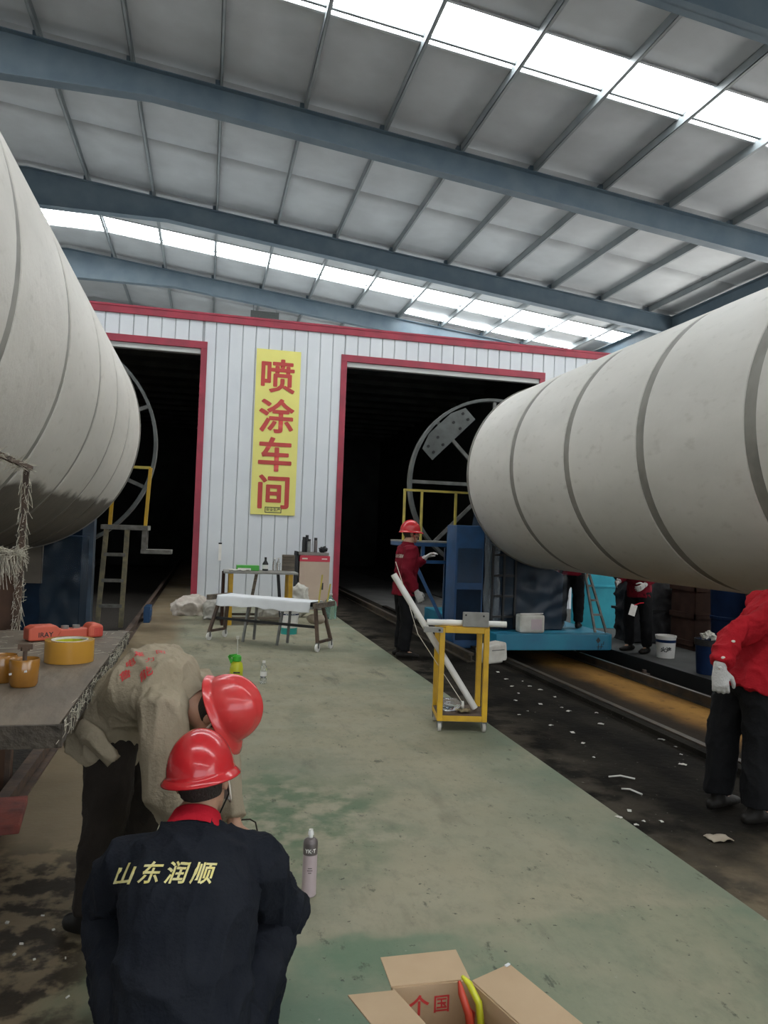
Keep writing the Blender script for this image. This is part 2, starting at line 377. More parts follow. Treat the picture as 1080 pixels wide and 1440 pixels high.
# roof sheets, sagging a little between the purlins; translucent strips between them
segs = []
SKY = [(-12.6,-11.7), (-.6,.3), (11.28,12.40), (23.9,25.2), (35.8,36.8)]
cuts = sorted(set([YN, YF] + [c for s in SKY for c in s] + [-15.1,-9.0,-3.0,5.9,9.1,15.2,18.35,21.2,27.3,30.2,33.3,39.4]))
xs = []
px = [XL] + PUR + [XR]
for a, b in zip(px, px[1:]): xs += [(a + (b-a)*k/4, math.sin(PI*k/4)) for k in range(4)]
xs.append((XR, 0))
for y0, y1 in zip(cuts, cuts[1:]):
    ym = (y0+y1)/2
    if any(a < ym < b for a, b in SKY):
        for a, b in zip(px, px[1:]):
            mb = MB(); a2, b2 = a+.035, b-.035
            mb.prism([(a2,y0+.03,rz(a2)+PH+.02),(b2,y0+.03,rz(b2)+PH+.02),(b2,y1-.03,rz(b2)+PH+.02),(a2,y1-.03,rz(a2)+PH+.02)], (0,0,.02))
            mb.build('skylight_pane', 'skylight', ceil)
        for yy in (y0, y1):
            mb = MB()
            for (xa, _), (xb, _) in zip(xs[::4], xs[4::4]): mb.bar((xa,yy,rz(xa)+PH), (xb,yy,rz(xb)+PH), .05, .05)
            mb.build('skylight_frame', 'roof_sheet', ceil)
        continue
    nx = len(xs)-1
    mb = MB().grid(lambda u, v, y0=y0, y1=y1: (xs[round(u*nx)][0], y0+.006+(y1-y0-.012)*v, rz(xs[round(u*nx)][0]) + PH - .02*xs[round(u*nx)][1]*math.sin(PI*min(max(v,.0),1))**.5), nx, 6, (0,0,.06))
    mb.build('roof_panel', 'roof_sheet', ceil, smooth=True)
for yb_ in (12.24, 24.86):                        # glazing bar that splits each strip
    mb = MB()
    for (xa, _), (xb, _) in zip(xs[::4], xs[4::4]): mb.bar((xa,yb_,rz(xa)+PH), (xb,yb_,rz(xb)+PH), .05, .06, (0,0,1))
    mb.build('skylight_frame', 'steel_purlin', ceil)
# a short second strip just before the third frame
for a, b in zip(px, px[1:]):
    if 6.5 < a < 11.9:
        MB().prism([(a+.06,26.3,rz(a)+PH-.06),(b-.06,26.3,rz(b)+PH-.06),(b-.06,26.75,rz(b)+PH-.06),(a+.06,26.75,rz(a)+PH-.06)], (0,0,.02)).build('skylight_pane', 'skylight', ceil)
for x in PUR:                                     # C-section purlins
    z = rz(x); mb = MB(); mb.lim(x-.006,x+.006,YN,YF,z,z+PH); mb.lim(x-.006,x+.06,YN,YF,z,z+.012); mb.lim(x+.05,x+.06,YN,YF,z+.0,z+.03); mb.lim(x-.006,x+.06,YN,YF,z+PH-.012,z+PH)
    mb.build('purlin', 'steel_purlin', ceil)
def depth(x):
    d = abs(x-RIDGE); return .56 + max(0, 1-d/3.6)*.42
for y in (-15.1,-9.0,-3.0,3.05,9.15,15.2,21.25,27.2,33.3,39.4,45.4):
    ra = MB(); fl = MB(); X = [XL+.3,-20,-15,-11,-8.6,-7,RIDGE,-3,-1.4,0,5,10,XR-.5]
    for a, b in zip(X, X[1:]):
        ta, tb = V((a,y,rz(a)-.005)), V((b,y,rz(b)-.005)); ba, bb = ta-V((0,0,depth(a))), tb-V((0,0,depth(b)))
        ra.prism([ta-V((0,.007,0)), tb-V((0,.007,0)), bb-V((0,.007,0)), ba-V((0,.007,0))], (0,.014,0))
        for p, q in ((ta,tb),(ba,bb)):
            w = V((0,.13,0)); t = V((0,0,.016)); fl.prism([p-w, q-w, q+w, p+w], t if p is ba else -t)
    r = ra.build('rafter', 'steel_blue', ceil); fl.build('flange', 'steel_blue', r)
    for x in PUR:                                 # cleats that hold the purlins
        if y in (9.15,15.2,21.25,27.2) and -6 < x < 14: MB().lim(x-.09,x+.0,y-.06,y+.06,rz(x)-.004,rz(x)+.14).build('purlin_cleat', 'steel_blue', ceil)
mb = MB(); zb = rz(14.4); mb.lim(14.38,14.40,YN,YF,zb-.42,zb); mb.lim(14.25,14.53,YN,YF,zb-.02,zb); mb.lim(14.25,14.53,YN,YF,zb-.44,zb-.42); mb.build('eave_beam', 'steel_blue', ceil)
mb = MB()                                         # ridge tie rods seen as pale lines
MB().lim(1.35,2.45,29.6,29.66,rz(1.9)-.75,rz(1.9)-.05).build('roof_vent', mat('vent_mesh', (.10,.11,.105), (.16,.17,.16), ns=30), ceil)
for x in (1.45, 2.35): MB().lim(x-.02,x+.02,29.61,29.65,rz(x)-.1,rz(x)+PH).build('vent_hanger', 'steel_purlin', ceil)

# hall walls with an added, unseen glowing fill ribbon, open gable behind the camera
def side_wall(name, x0, x1, xi, zw, pm):
    w = thing(name, None, None); w['kind'] = 'structure'
    ze = rz(xi)+PH
    MB().lim(x0,x1,YN if xi < 0 else -2.0,YF,0,1.2).build('dado', mat('dado', (.34,.34,.33), (.28,.28,.27), ns=2), w)
    for k in range(16):
        y0 = YN + k*4
        if xi < 0 or y0 >= -2: MB().lim(x0,x1,y0+.01,y0+3.99,1.2,4.6).build('wall_panel', 'wall_sheet', w)   # big loading doorway at the near end
        MB().lim(x0,x1,y0+.01,y0+3.99,zw,ze).build('wall_panel', 'wall_sheet', w)
        MB().lim((x0+x1)/2-.02,(x0+x1)/2+.02,y0+.04,y0+3.96,4.6,zw).build('fill_pane', pm, w)
mat('fill_glow_left', (.9,.95,.95), rough=.5, emit=(.93,.98,1.0), es=4.0)  # added glow to lighten the underside of the roof
mat('fill_glow_right', (.9,.95,.95), rough=.5, emit=(1.0,.98,.94), es=4.0)  # added glow from the right to brighten the left tank
side_wall('wall_left', XL-.1, XL, XL, 6.4, 'fill_glow_left'); side_wall('wall_right', XR, XR+.1, XR, 7.6, 'fill_glow_right')
w = thing('wall_entrance', None, None); w['kind'] = 'structure'
for k in range(20):
    x0 = XL + k*(XR-XL)/20; x1 = x0 + (XR-XL)/20; zl = 0 if x1 < -6 or k == 19 else 7.4
    MB().prism([(x0+.005,YN,zl),(x1-.005,YN,zl),(x1-.005,YN,rz(x1)+PH),(x0+.005,YN,rz(x0)+PH)], (0,.1,0)).build('wall_panel', 'wall_sheet', w)
w = thing('wall_back', None, None); w['kind'] = 'structure'
for k in range(20):
    x0 = XL + k*(XR-XL)/20; x1 = x0 + (XR-XL)/20
    MB().prism([(x0+.005,YF,0),(x1-.005,YF,0),(x1-.005,YF,rz(x1)+PH),(x0+.005,YF,rz(x0)+PH)], (0,.1,0)).build('wall_panel', 'wall_sheet', w)
# columns
for y in (-15.1,-9.0,-3.0,3.05,9.15,15.2,21.25,27.2,33.3,39.4):
    for x in (XL+.25, XR-.25):
        o = MB(); o.lim(x-.15,x+.15,y-.13,y-.115,0,rz(x)-.3); o.lim(x-.15,x+.15,y+.115,y+.13,0,rz(x)-.3); o.lim(x-.008,x+.008,y-.115,y+.115,0,rz(x)-.3)
        structure('trim_column', o, 'steel_blue')

# floors
PX0, PX1, PZ = 3.9, 6.0, -.2                      # right pit
LX0, LX1 = -4.3, -1.1                             # left pit
structure('floor', MB().grid(lambda u, v: (-1.1+3.58*u, YN+(YF-YN)*v, 0), 12, 60, (0,0,-.3)), 'floor_green')
structure('floor_side_strip', MB().lim(2.48,PX0,YN,YF,-.3,-.006), 'floor_black')
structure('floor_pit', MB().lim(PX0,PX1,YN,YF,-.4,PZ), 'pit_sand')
structure('floor_booth', MB().lim(PX0,PX1,13.6,YF,PZ+.001,-.008), mat('floor_booth', (.11,.105,.10), (.07,.068,.064), rough=.85, ns=2))
structure('floor_far_side', MB().lim(PX1,XR+.1,YN,YF,-.4,0), mat('floor_far', (.06,.06,.057), (.035,.035,.033), rough=.8, ns=2, bump=.2))
structure('floor_left_pit', MB().lim(LX0,LX1,YN,YF,-.4,PZ), 'dark_dirt')
structure('floor_left', MB().lim(XL-.1,LX0,YN,YF,-.4,0), 'concrete')
structure('ground_outside', MB().lim(-60,60,-70,YN,-.4,-.02), 'concrete')
mb = MB(); mb.lim(PX1-.03,PX1,YN,YF,PZ,0.012); mb.lim(PX1,PX1+.07,YN,YF,.0005,.012); structure('trim_1', mb, 'black')
mb = MB(); mb.lim(PX0-.09,PX0,YN,15.9,-.006,.035); mb.lim(PX0-.02,PX0,YN,15.9,PZ,.03); structure('trim_2', mb, 'floor_black')
def rail(name, x, y0, y1, z, label, m='rail_steel'):
    o = MB(); o.lim(x-.055,x+.055,y0,y1,z,z+.015); o.lim(x-.011,x+.011,y0,y1,z+.015,z+.085); o.lim(x-.034,x+.034,y0,y1,z+.085,z+.12)
    o = o.build(name, 'rail_steel' if m == 'rail_shiny' else m); tag(o, label, 'rail')
    if m == 'rail_shiny': MB().lim(x-.012,x+.010,y0,y1,z+.1185,z+.1205).build('worn_head', m, o)
    return o
rail('track_rail', 3.42, 9.2, 34, -.006, 'dark steel rail running through the right booth door beside the pit')
rail('track_rail', 5.62, YN, 13.55, PZ, 'worn bright steel rail along the far side of the orange pit', 'rail_shiny')
rail('track_rail', 4.25, YN, 13.55, PZ, 'dirty steel rail in the shaded half of the orange pit')
rail('track_rail', -1.02, 3.0, 34, .0, 'brown rusty rail running past the red board into the left booth', 'rust')
for k, y in enumerate((5.7,7.3,8.9)):
    o = MB().box((5.75,y,PZ+.05),(.10,.12,.09)).box((5.75,y,PZ+.115),(.04,.04,.05)).build('rail_clamp', 'rust'); tag(o, 'small rusty clamp block on the bright rail in the orange pit', 'clamp', 'rail clamps along the pit')

# ------------------------------------------------------------------ spray booth
BY, BT = 16.0, 6.06
DL, DR, DH = (-4.9,-.2), (2.78,7.45), 5.38
bw = thing('wall_front', None, None); bw['kind'] = 'structure'
mb_cache = {}
x = -5.75; pw = .2755
while x < 10.9:
    x1 = x+pw; xm = (x+x1)/2
    lo = 0
    for a, b in (DL, DR):
        if a+.001 < xm < b-.001: lo = DH
    xa, xb = x, x1
    for a, b in (DL, DR):                         # panels are cut at the jambs
        if lo == 0 and xa < a < xb: xb = a
        if lo == 0 and xa < b < xb: xa = b
    dy = random.uniform(0,.004)
    m = MB()
    g = .006
    m.prism([(xa+g,BY-.004+dy,lo),(xa+g+.012,BY-.016+dy,lo),(xb-g-.012,BY-.016+dy,lo),(xb-g,BY-.004+dy,lo),(xb-g,BY+.06,lo),(xa+g,BY+.06,lo)], (0,0,BT-.12-lo))
    if xb-xa > .03: m.build('wall_panel', 'panel_white', bw)
    x = x1
mb = MB(); mb.lim(-5.75,10.9,BY+.012,BY+.05,DH,BT-.1); mb.lim(-5.75,DL[0],BY+.012,BY+.05,0,DH); mb.lim(DL[1],DR[0],BY+.012,BY+.05,0,DH); mb.lim(DR[1],10.9,BY+.012,BY+.05,0,DH)
mb.build('wall_core', mat('joint_grey', (.34,.35,.36), rough=.7), bw)
o = MB(); o.lim(-5.85,11.0,BY-.05,BY+.12,BT-.16,BT); o.lim(-5.85,11.0,BY-.06,BY+.0,BT-.03,BT+.02); structure('trim_3', o, 'booth_red', bevel=.008)
k = 4
for a, b in (DL, DR):
    o = MB(); o.lim(a-.07,a+.06,BY-.04,BY+.10,0,DH+.07); o.lim(b-.06,b+.07,BY-.04,BY+.10,0,DH+.07); o.lim(a-.07,b+.07,BY-.045,BY+.10,DH-.06,DH+.09)
    structure('trim_%d' % k, o, 'booth_red', bevel=.006); k += 1
    o = MB(); o.lim(a+.06,b-.06,BY+.0,BY+.14,DH-.17,DH-.06); structure('trim_%d' % k, o, 'lip_white', bevel=.01); k += 1
    o = MB(); yb = 33.9
    o.lim(a-.36,a-.30,BY+.1,yb,0,5.9); o.lim(b+.30,b+.36,BY+.1,yb,0,5.9); o.lim(a-.36,b+.36,yb,yb+.06,-.3,5.9)
    o.lim(a-.36,a-.05,BY+.1,BY+.14,0,5.9); o.lim(b+.05,b+.36,BY+.1,BY+.14,0,5.9); o.lim(a-.36,b+.36,BY+.1,BY+.14,DH+.05,5.9)
    structure('wall_booth_%s' % ('left' if a < 0 else 'right'), o, 'booth_dark')
    o = MB(); o.lim(a-.36,b+.36,BY+.1,yb+.06,5.9,5.95)
    for j in range(14): o.lim(a-.3,b+.3,BY+.8+j*1.25,BY+.9+j*1.25,5.78,5.9)
    structure('ceiling_booth_%s' % ('left' if a < 0 else 'right'), o, 'booth_inner')
    o = MB(); o.lim(a-.3,min(b+.3,b+.3),BY+.3,yb,.002,.006) if a > 0 and False else None
o = MB(); o.lim(-5.8,10.95,BY+.06,34.2,5.96,6.0); o.lim(-5.85,-5.75,BY+.06,34.2,0,6.0); o.lim(10.9,11.0,BY+.06,34.2,0,6.0); structure('ceiling_booth_cover', o, 'wall_sheet')

# ------------------------------------------------------------------ tanks
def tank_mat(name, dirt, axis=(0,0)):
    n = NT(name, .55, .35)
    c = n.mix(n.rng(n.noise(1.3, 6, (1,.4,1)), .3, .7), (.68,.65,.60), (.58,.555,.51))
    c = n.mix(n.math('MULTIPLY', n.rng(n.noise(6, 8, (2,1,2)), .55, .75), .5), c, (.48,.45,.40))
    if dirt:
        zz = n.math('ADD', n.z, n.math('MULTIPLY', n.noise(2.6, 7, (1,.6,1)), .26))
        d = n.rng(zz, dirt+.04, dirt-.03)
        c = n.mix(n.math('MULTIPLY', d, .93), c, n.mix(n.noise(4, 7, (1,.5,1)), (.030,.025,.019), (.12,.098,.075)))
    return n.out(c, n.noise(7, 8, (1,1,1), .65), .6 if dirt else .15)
def tank(name, label, X, Z, R, yend, ynear, grooves, m, gm, gw):
    t = thing(name, label, 'tank', (X, ynear, Z-R))
    o = V((X, 0, Z)); N = 96
    edges = [ynear] + sorted(grooves) + [yend]
    for a, b in zip(edges, edges[1:]):             # shell courses between the recessed joints
        a2 = a + (gw/2 if a in grooves else 0); b2 = b - (gw/2 if b in grooves else 0)
        pr = [(R-.02, a2), (R-.006, a2+.008), (R, a2+.03)]
        k = max(2, int((b2-a2)/.25))
        for j in range(1, k): pr.append((R, a2 + (b2-a2)*j/k))
        pr += [(R, b2-.03), (R-.006, b2-.008), (R-.02, b2), (R-.05, b2), (R-.05, a2)]
        MB().lathe(pr, o, (0,1,0), N, closed=True).build('shell_course', m, t, smooth='auto')
    for g in grooves:
        MB().lathe([(R-.012, g-gw/2), (R-.012, g+gw/2), (R-.05, g+gw/2), (R-.05, g-gw/2)], o, (0,1,0), N, closed=True).build('joint_band', gm, t, smooth='auto')
    for a_, b_ in ((ynear-.33, ynear+.3), (yend-.3, yend+(.08 if X > 0 else .25))): MB().cyl((X,a_,Z),(X,b_,Z),.11,20).build('shaft', 'grey_metal', t, smooth='auto')
    MB().lathe([(R+.012, yend-.03), (R+.012, yend+.015), (R-.09, yend+.015), (R-.09, yend-.03)], o, (0,1,0), N, closed=True).build('end_rim', gm, t, smooth='auto')
    MB().lathe([(.01, yend-.25), (R*.5, yend-.2), (R-.06, yend-.05), (R-.06, yend-.12), (R*.5, yend-.27), (.01, yend-.32)], o, (0,1,0), 48).build('end_disc', 'bin_grey', t, smooth=True)
    MB().lathe([(.01, ynear+.25), (R*.5, ynear+.2), (R-.06, ynear+.05), (R-.06, ynear+.12), (R*.5, ynear+.27), (.01, ynear+.32)], o, (0,1,0), 48).build('end_disc', 'bin_grey', t, smooth=True)
    return t
AX, AZ, AR, AE = 5.0, 2.55, 1.36, 10.2             # right tank
BX, BZ, BR, BE = -2.63, 2.9, 1.68, 10.83           # left tank
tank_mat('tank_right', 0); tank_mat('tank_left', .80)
mat('groove_grey', (.27,.255,.225), (.19,.18,.16), rough=.6, ns=4)
mat('groove_pale', (.30,.29,.26), (.2,.19,.17), rough=.6, ns=4)
tank('storage_tank', 'smooth cream tank with wide dark joint bands above the blue deck', AX, AZ, AR, AE, 1.0, [8.64,7.19,5.82,4.46,3.06], MATS['tank_right'], MATS['groove_grey'], .115)
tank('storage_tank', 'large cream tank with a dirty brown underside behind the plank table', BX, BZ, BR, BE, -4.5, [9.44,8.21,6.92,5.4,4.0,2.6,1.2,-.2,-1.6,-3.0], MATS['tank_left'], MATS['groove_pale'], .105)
# drive wheels beyond the tank ends
def wheel(label, X, Z, R, y, a0, plates, wide=.16):
    t = thing('drive_wheel', label, 'wheel', (X, y, Z-R)); o = V((X,y,Z))
    MB().lathe([(R, -wide/2), (R, wide/2), (R-.05, wide/2), (R-.05, -wide/2)], o, (0,1,0), 72, closed=True).build('rim', 'ring_steel', t, smooth='auto')
    MB().lathe([(.26, -.14), (.26, .14), (.115, .14), (.115, -.14)], o, (0,1,0), 32, closed=True).build('hub', 'ring_steel', t, smooth='auto')
    for k in range(8):
        a = a0 + k*PI/4; d = V((math.cos(a),0,math.sin(a)))
        MB().bar(o+d*.24, o+d*(R-.03), .045, .06, (0,1,0)).build('spoke', 'grey_metal', t)
    for a in plates:
        d = V((math.cos(a),0,math.sin(a))); s = V((-math.sin(a),0,math.cos(a)))
        p = MB(); c = o + d*(R-.30); p.prism([c-s*.55-d*.17-V((0,.09,0)), c+s*.55-d*.17-V((0,.09,0)), c+s*.55+d*.10-V((0,.09,0)), c+s*.28+d*.21-V((0,.09,0)), c-s*.28+d*.21-V((0,.09,0)), c-s*.55+d*.10-V((0,.09,0))], (0,.02,0))
        pl = p.build('bolted_plate', 'ring_steel', t)
        for i, (q, r) in enumerate([(-.44,-.08),(-.44,.06),(-.22,-.10),(-.2,.06),(.2,.06),(.22,-.10),(.44,-.08),(.44,.06)]):
            h = c + s*q + d*r; MB().cyl(h-V((0,.105,0)), h-V((0,.088,0)), .026, 12).build('bolt_hole', 'black', pl)
    return t
wheel('grey spoked drive wheel with bolted plate before the right booth door', AX, AZ, 1.57, 12.7, PI/2, [PI*.75, -PI*.25])
wheel('grey spoked drive wheel half hidden behind the dirty tank', BX, BZ, 1.79, 12.9, PI/8, [PI*.6], .26)

# headstocks: painted box frames that carry the shafts
def headstock(label, X, Z, y, w, m, group=None, base=0.0):
    t = thing('headstock', label, 'machine', (X, y, base), group=group)
    p = MB(); p.prism([(X-w/2,y-.25,base),(X+w/2,y-.25,base),(X+.32,y-.25,Z-.15),(X-.32,y-.25,Z-.15)], (0,.5,0)); p.build('tower', m, t, bevel=.01)
    MB().box((X,y,Z),(.5,.44,.32)).build('bearing_block', m, t, bevel=.03)
    MB().cyl((X,y-.4,Z),(X,y+.25,Z),.11,20).build('shaft', 'grey_metal', t, smooth='auto')
    for s in (-1,1):
        for yy in (-.15,.15): MB().cyl((X+s*.19,y+yy,Z+.15),(X+s*.19,y+yy,Z+.2),.025,8).build('bolt', 'grey_metal', t)
    return t
for X, Z, w in ((AX,AZ,1.5),(BX,BZ,1.8)):
    headstock('blue trestle at the outer end of the %s tank' % ('smooth cream' if X > 0 else 'dirty cream'), X, Z, (.4 if X > 0 else -5.1), w, 'blue_dark', base=PZ+.12)

# right carriage deck, film wrapped headstock, cabinet and side platform
DKX0, DKX1, DKY0, DKY1, DKT = 4.02, 5.86, 9.85, 13.4, .27
t = thing('carriage_deck', 'long cyan blue carriage deck on wheels over the orange pit', 'platform', ((DKX0+DKX1)/2, (DKY0+DKY1)/2, PZ))
p = MB(); c = .10; poly = [(DKX0,DKY0,.04),(DKX1-c,DKY0,.04)] + [(DKX1-c+c*math.sin(a), DKY0+c-c*math.cos(a), .04) for a in (.4,.8,1.2)] + [(DKX1,DKY0+c,.04),(DKX1,DKY1,.04),(DKX0,DKY1,.04)]
p.prism(poly, (0,0,DKT-.04)); p.build('deck', 'blue_deck', t, bevel=.012)
for x in (4.25,5.62):
    for y in (10.4,12.9): MB().cyl((x-.05,y,PZ+.123+.1),(x+.05,y,PZ+.123+.1),.1,20).build('rail_wheel', 'rail_steel', t)
p = MB(); d = V((5.60,DKY0-.004,.185)); p.prism([d+V((-.035,0,0)),d+V((0,0,-.045)),d+V((.035,0,0)),d+V((0,0,.045))],(0,.004,0)); p.build('diamond_mark', 'ink', t)
p = MB()
for a, b in (((5.61,.13),(5.60,.05)),((5.66,.14),(5.645,.06)),((5.58,.09),(5.68,.095)),((5.69,.17),(5.685,.12))): p.bar((a[0],DKY0-.002,a[1]),(b[0],DKY0-.002,b[1]),.008,.004,(1,0,0))
p.build('scrawled_mark', 'ink', t)
mat('film_dark', (.05,.07,.09), rough=.25, alpha=.30)
t = thing('headstock', 'dark blue headstock wrapped in plastic film standing on the cyan deck', 'machine', (4.6, 11.1, DKT))
p = MB(); p.prism([(4.06,10.30,DKT),(5.25,10.30,DKT),(5.25,10.30,1.10),(4.06,10.30,1.62)], (0,.45,0)); p.prism([(4.15,10.75,DKT),(5.2,10.75,DKT),(5.2,10.75,1.9),(5.2,10.75,2.4),(4.75,10.75,2.4),(4.4,10.75,2.0)], (0,1.2,0))
p.build('body', 'blue_dark', t, bevel=.01)
MB().box((AX,11.35,AZ),(.5,.9,.34)).build('bearing_block', 'blue_dark', t, bevel=.03)
MB().cyl((AX,10.29,AZ),(AX,12.9,AZ),.11,20).build('shaft', 'grey_metal', t, smooth='auto')
p = MB()
for z in (.45,.75,1.05,1.35): p.lim(4.10,4.46,10.26,10.29,z,z+.03)
for x in (4.10,4.28,4.46): p.lim(x-.015,x+.015,10.25,10.28,.3,1.50)
p.build('cable_rack', 'black', t)
def film(name, x0, x1, y, z0, ztop, seed, m):
    def fn(u, v):
        x = x0+(x1-x0)*u; zt = ztop(x); q = V((u*7+seed, v*5, seed))
        return (x+.03*noise.noise(q), y + .022*noise.noise(q*1.3), z0 + (zt-z0)*v + .02*noise.noise(q*.8))
    return MB().grid(fn, 26, 26).build(name, m, t, smooth=True)
def under(x):                                      # just below the tank's surface
    dx = max(-AR+.02, min(AR-.02, x-AX)); return AZ - math.sqrt(AR*AR-dx*dx)
film('plastic_film', 4.04, 5.3, 10.275, .30, lambda x: min(1.9, under(x)+.05), 3, 'film_dark')
film('plastic_film', 3.98, 4.22, 10.275, .30, lambda x: 2.1+.2*math.sin(x*9), 8, 'film')
t = thing('control_cabinet', 'tall bright blue control cabinet beside the film wrapped headstock', 'cabinet', (3.76,10.52,0))
MB().lim(3.54,3.97,10.3,10.75,0,1.78).build('body', 'blue_cab', t, bevel=.008)
MB().lim(3.57,3.94,10.285,10.3,.95,1.45).build('panel', 'film_dark', t); MB().lim(3.57,3.94,10.285,10.3,.12,.85).build('panel', 'blue_dark', t)
t = thing('side_platform', 'blue bracket platform with tall yellow guard rail behind the maroon worker', 'platform', (3.6,11.5,0))
p = MB(); z = 1.47; p.bar((2.98,11.2,z),(4.1,11.2,z),.06,.05,(0,0,1)); p.bar((2.98,11.9,z),(4.1,11.9,z),.06,.05,(0,0,1)); p.bar((2.98,11.2,z),(2.98,11.9,z),.06,.05,(0,0,1))
p.build('platform_frame', 'blue_cab', t); MB().lim(2.96,4.1,11.17,11.93,z+.03,z+.055).build('platform_board', 'grey_plate', t)
for a, b in (((3.3,11.2,1.2),(3.78,11.2,1.2)),((3.78,11.2,1.2),(3.78,11.2,1.45)),((3.3,11.2,1.2),(3.3,11.2,1.45))): MB().bar(a, b, .05, .05).build('step_bracket', 'blue_cab', t)
MB().bar((3.05,11.2,1.42),(3.74,10.95,.0),.05,.05).build('brace', 'blue_cab', t)
MB().bar((3.9,11.85,1.42),(3.9,11.85,.0),.06,.06).build('post', 'blue_cab', t)
for a, b in (((2.99,11.25,1.5),(2.99,11.25,2.31)),((3.27,11.25,1.5),(3.27,11.25,2.31)),((3.83,11.25,1.5),(3.83,11.25,2.31)),((2.97,11.25,2.31),(4.1,11.25,2.31))):
    MB().bar(a, b, .034, .034).build('guard_rail', 'yellow_pale', t)

# left headstock and its ladder platform
t = thing('headstock', 'dark blue headstock with a tan board under the dirty tank', 'machine', (BX, 11.6, PZ))
p = MB(); p.lim(-4.2,-1.7,11.3,12.2,PZ,1.42); p.prism([(-3.6,12.0,1.4),(-1.75,12.0,1.4),(-2.3,12.0,2.75),(-2.95,12.0,2.75)],(0,.5,0)); p.build('body', 'blue_dark', t, bevel=.01)
MB().box((BX,12.25,BZ),(.6,.5,.4)).build('bearing_block', 'blue_dark', t, bevel=.03); MB().cyl((BX,11.1,BZ),(BX,13.1,BZ),.11,20).build('shaft', 'grey_metal', t, smooth='auto')
MB().lim(-2.75,-2.2,11.24,11.29,.75,1.40).build('tan_board', mat('tan_board', (.16,.13,.10), (.12,.1,.075), ns=3), t)
MB().lim(-4.2,-1.6,11.1,12.3,PZ,-.02).build('base', 'black', t)
MB().lim(-1.80,-1.64,11.95,12.2,-.0,1.75).build('pillar', mat('blue_grey', (.09,.13,.18), (.06,.08,.11), ns=4), t)
def filmL(fn, name, m, par): return MB().grid(fn, 16, 20).build(name, m, par, smooth=True)
filmL(lambda u, v: (-2.2+.62*u+.03*noise.noise(V((u*6,v*5,2))), 11.16+.06*noise.noise(V((u*5,v*6,4))), -.1+1.55*v), 'plastic_film', 'film_dark', t)
t = thing('ladder_platform', 'weathered steel ladder with raised platform and yellow guard rail by the dirty tank', 'ladder', (-1.4, 12.2, 0))
mat('weathered', (.22,.21,.19), (.13,.12,.10), rough=.8, ns=10, bump=.4); mat('weathered_yellow', (.34,.29,.17), (.2,.18,.13), rough=.8, ns=10, bump=.4)
YL = 11.9
la, lb = P(150,742,YL), P(179,746,YL); fa, fb = G(137,860,.0), G(170,868,.0)
fa = V((fa.x, 12.35, .0)); fb = V((fb.x, 12.35, .0)); fa.x = P(137,865,12.35).x; fb.x = P(170,872,12.35).x
la.z = lb.z = 1.55
for a, b in ((fa,la),(fb,lb)): MB().bar(a, b, .07, .05).build('stile', 'weathered_yellow', t)
for k, f in enumerate((.22,.48,.74)):
    MB().bar(fa.lerp(la,f), fb.lerp(lb,f), .05, .08).build('rung', 'weathered', t)
MB().lim(la.x-.08,-.86,YL-.05,YL+.55,1.53,1.60).build('platform', 'weathered', t)
sx = -.86
for a, b in (((sx-.05,YL,1.55),(sx-.05,YL,1.22)),((sx-.05,YL+.3,1.55),(sx-.05,YL+.3,1.22))): MB().bar(a, b, .07, .05).build('step_hanger', 'weathered', t)
MB().lim(sx-.09,sx+.36,YL-.05,YL+.35,1.18,1.24).build('step', 'weathered', t)
q = P(212,658,YL); q2 = P(160,712,YL)
MB().bar((sx-.04,YL,1.6),(sx+.0,YL,q.z),.05,.05).build('guard_rail', 'yellow_paint', t)
MB().bar((sx+.0,YL,q.z),(sx-.75,YL+.02,q.z),.04,.04).build('guard_rail', 'yellow_pale', t)
MB().bar((sx-.55,YL,1.6),(sx-.52,YL+.02,q.z),.05,.05).build('guard_rail', 'yellow_paint', t)
t2 = tag(MB().lim(-.94,-.84,12.9,13.35,.0,.26).lim(-.95,-.83,12.95,13.3,.08,.2).build('channel_stop', 'blue_cab', bevel=.006), 'small blue stop block on the floor beside the left rail', 'block')

# ------------------------------------------------------------------ people
def rot_to(up, fwd):                              # columns: right, forward, up
    z = V(up).normalized(); y = V(fwd); y = (y - z*y.dot(z)).normalized(); x = y.cross(z)
    return Matrix((x, y, z)).transposed()
def add_hand(mb, wrist, d, palm, thumb, curl=.5, k=1.0):
    """palm, four unequal jointed fingers and a side thumb; d = direction of the hand, palm = palm normal, thumb = side of the thumb"""
    d = V(d).normalized(); pn = V(palm); pn = (pn - d*pn.dot(d)).normalized(); th = V(thumb); th = (th - d*th.dot(d) - pn*th.dot(pn)).normalized()
    w = V(wrist)
    mb.tube([w-d*.02, w+d*.02, w+d*.055*k, w+d*.088*k], [(.028*k,.021*k),(.034*k,.02*k),(.041*k,.018*k),(.038*k,.014*k)], 12, side=th, dome=True)
    for i, (off, ln) in enumerate(((.030,.072),(.0105,.080),(-.0105,.075),(-.030,.060))):
        p = w + d*.082*k + th*off*k; pts = [p-d*.02]; a = 0
        dirn = d + th*off*2.0
        for s, c in ((.45,.5),(.32,.9),(.26,.7)):
            pts.append(p.copy()); a += curl*c
            p = p + (dirn.normalized()*math.cos(a) + pn*math.sin(a))*ln*s*k
        pts.append(p); mb.tube(pts, [.0095*k,.0098*k,.0092*k,.0086*k,.0074*k], 10, dome=True)
    p = w + d*.025*k + th*.022*k; a = th*.75 + d*.75 + pn*.35
    q = p + a.normalized()*.042*k; r = q + (d*.9 + th*.25 + pn*.5).normalized()*.034*k; e = r + (d*.9 + pn*(.3+curl*.5)).normalized()*.024*k
    mb.tube([p, q, r, e], [.015*k,.0125*k,.011*k,.009*k], 10, dome=True)
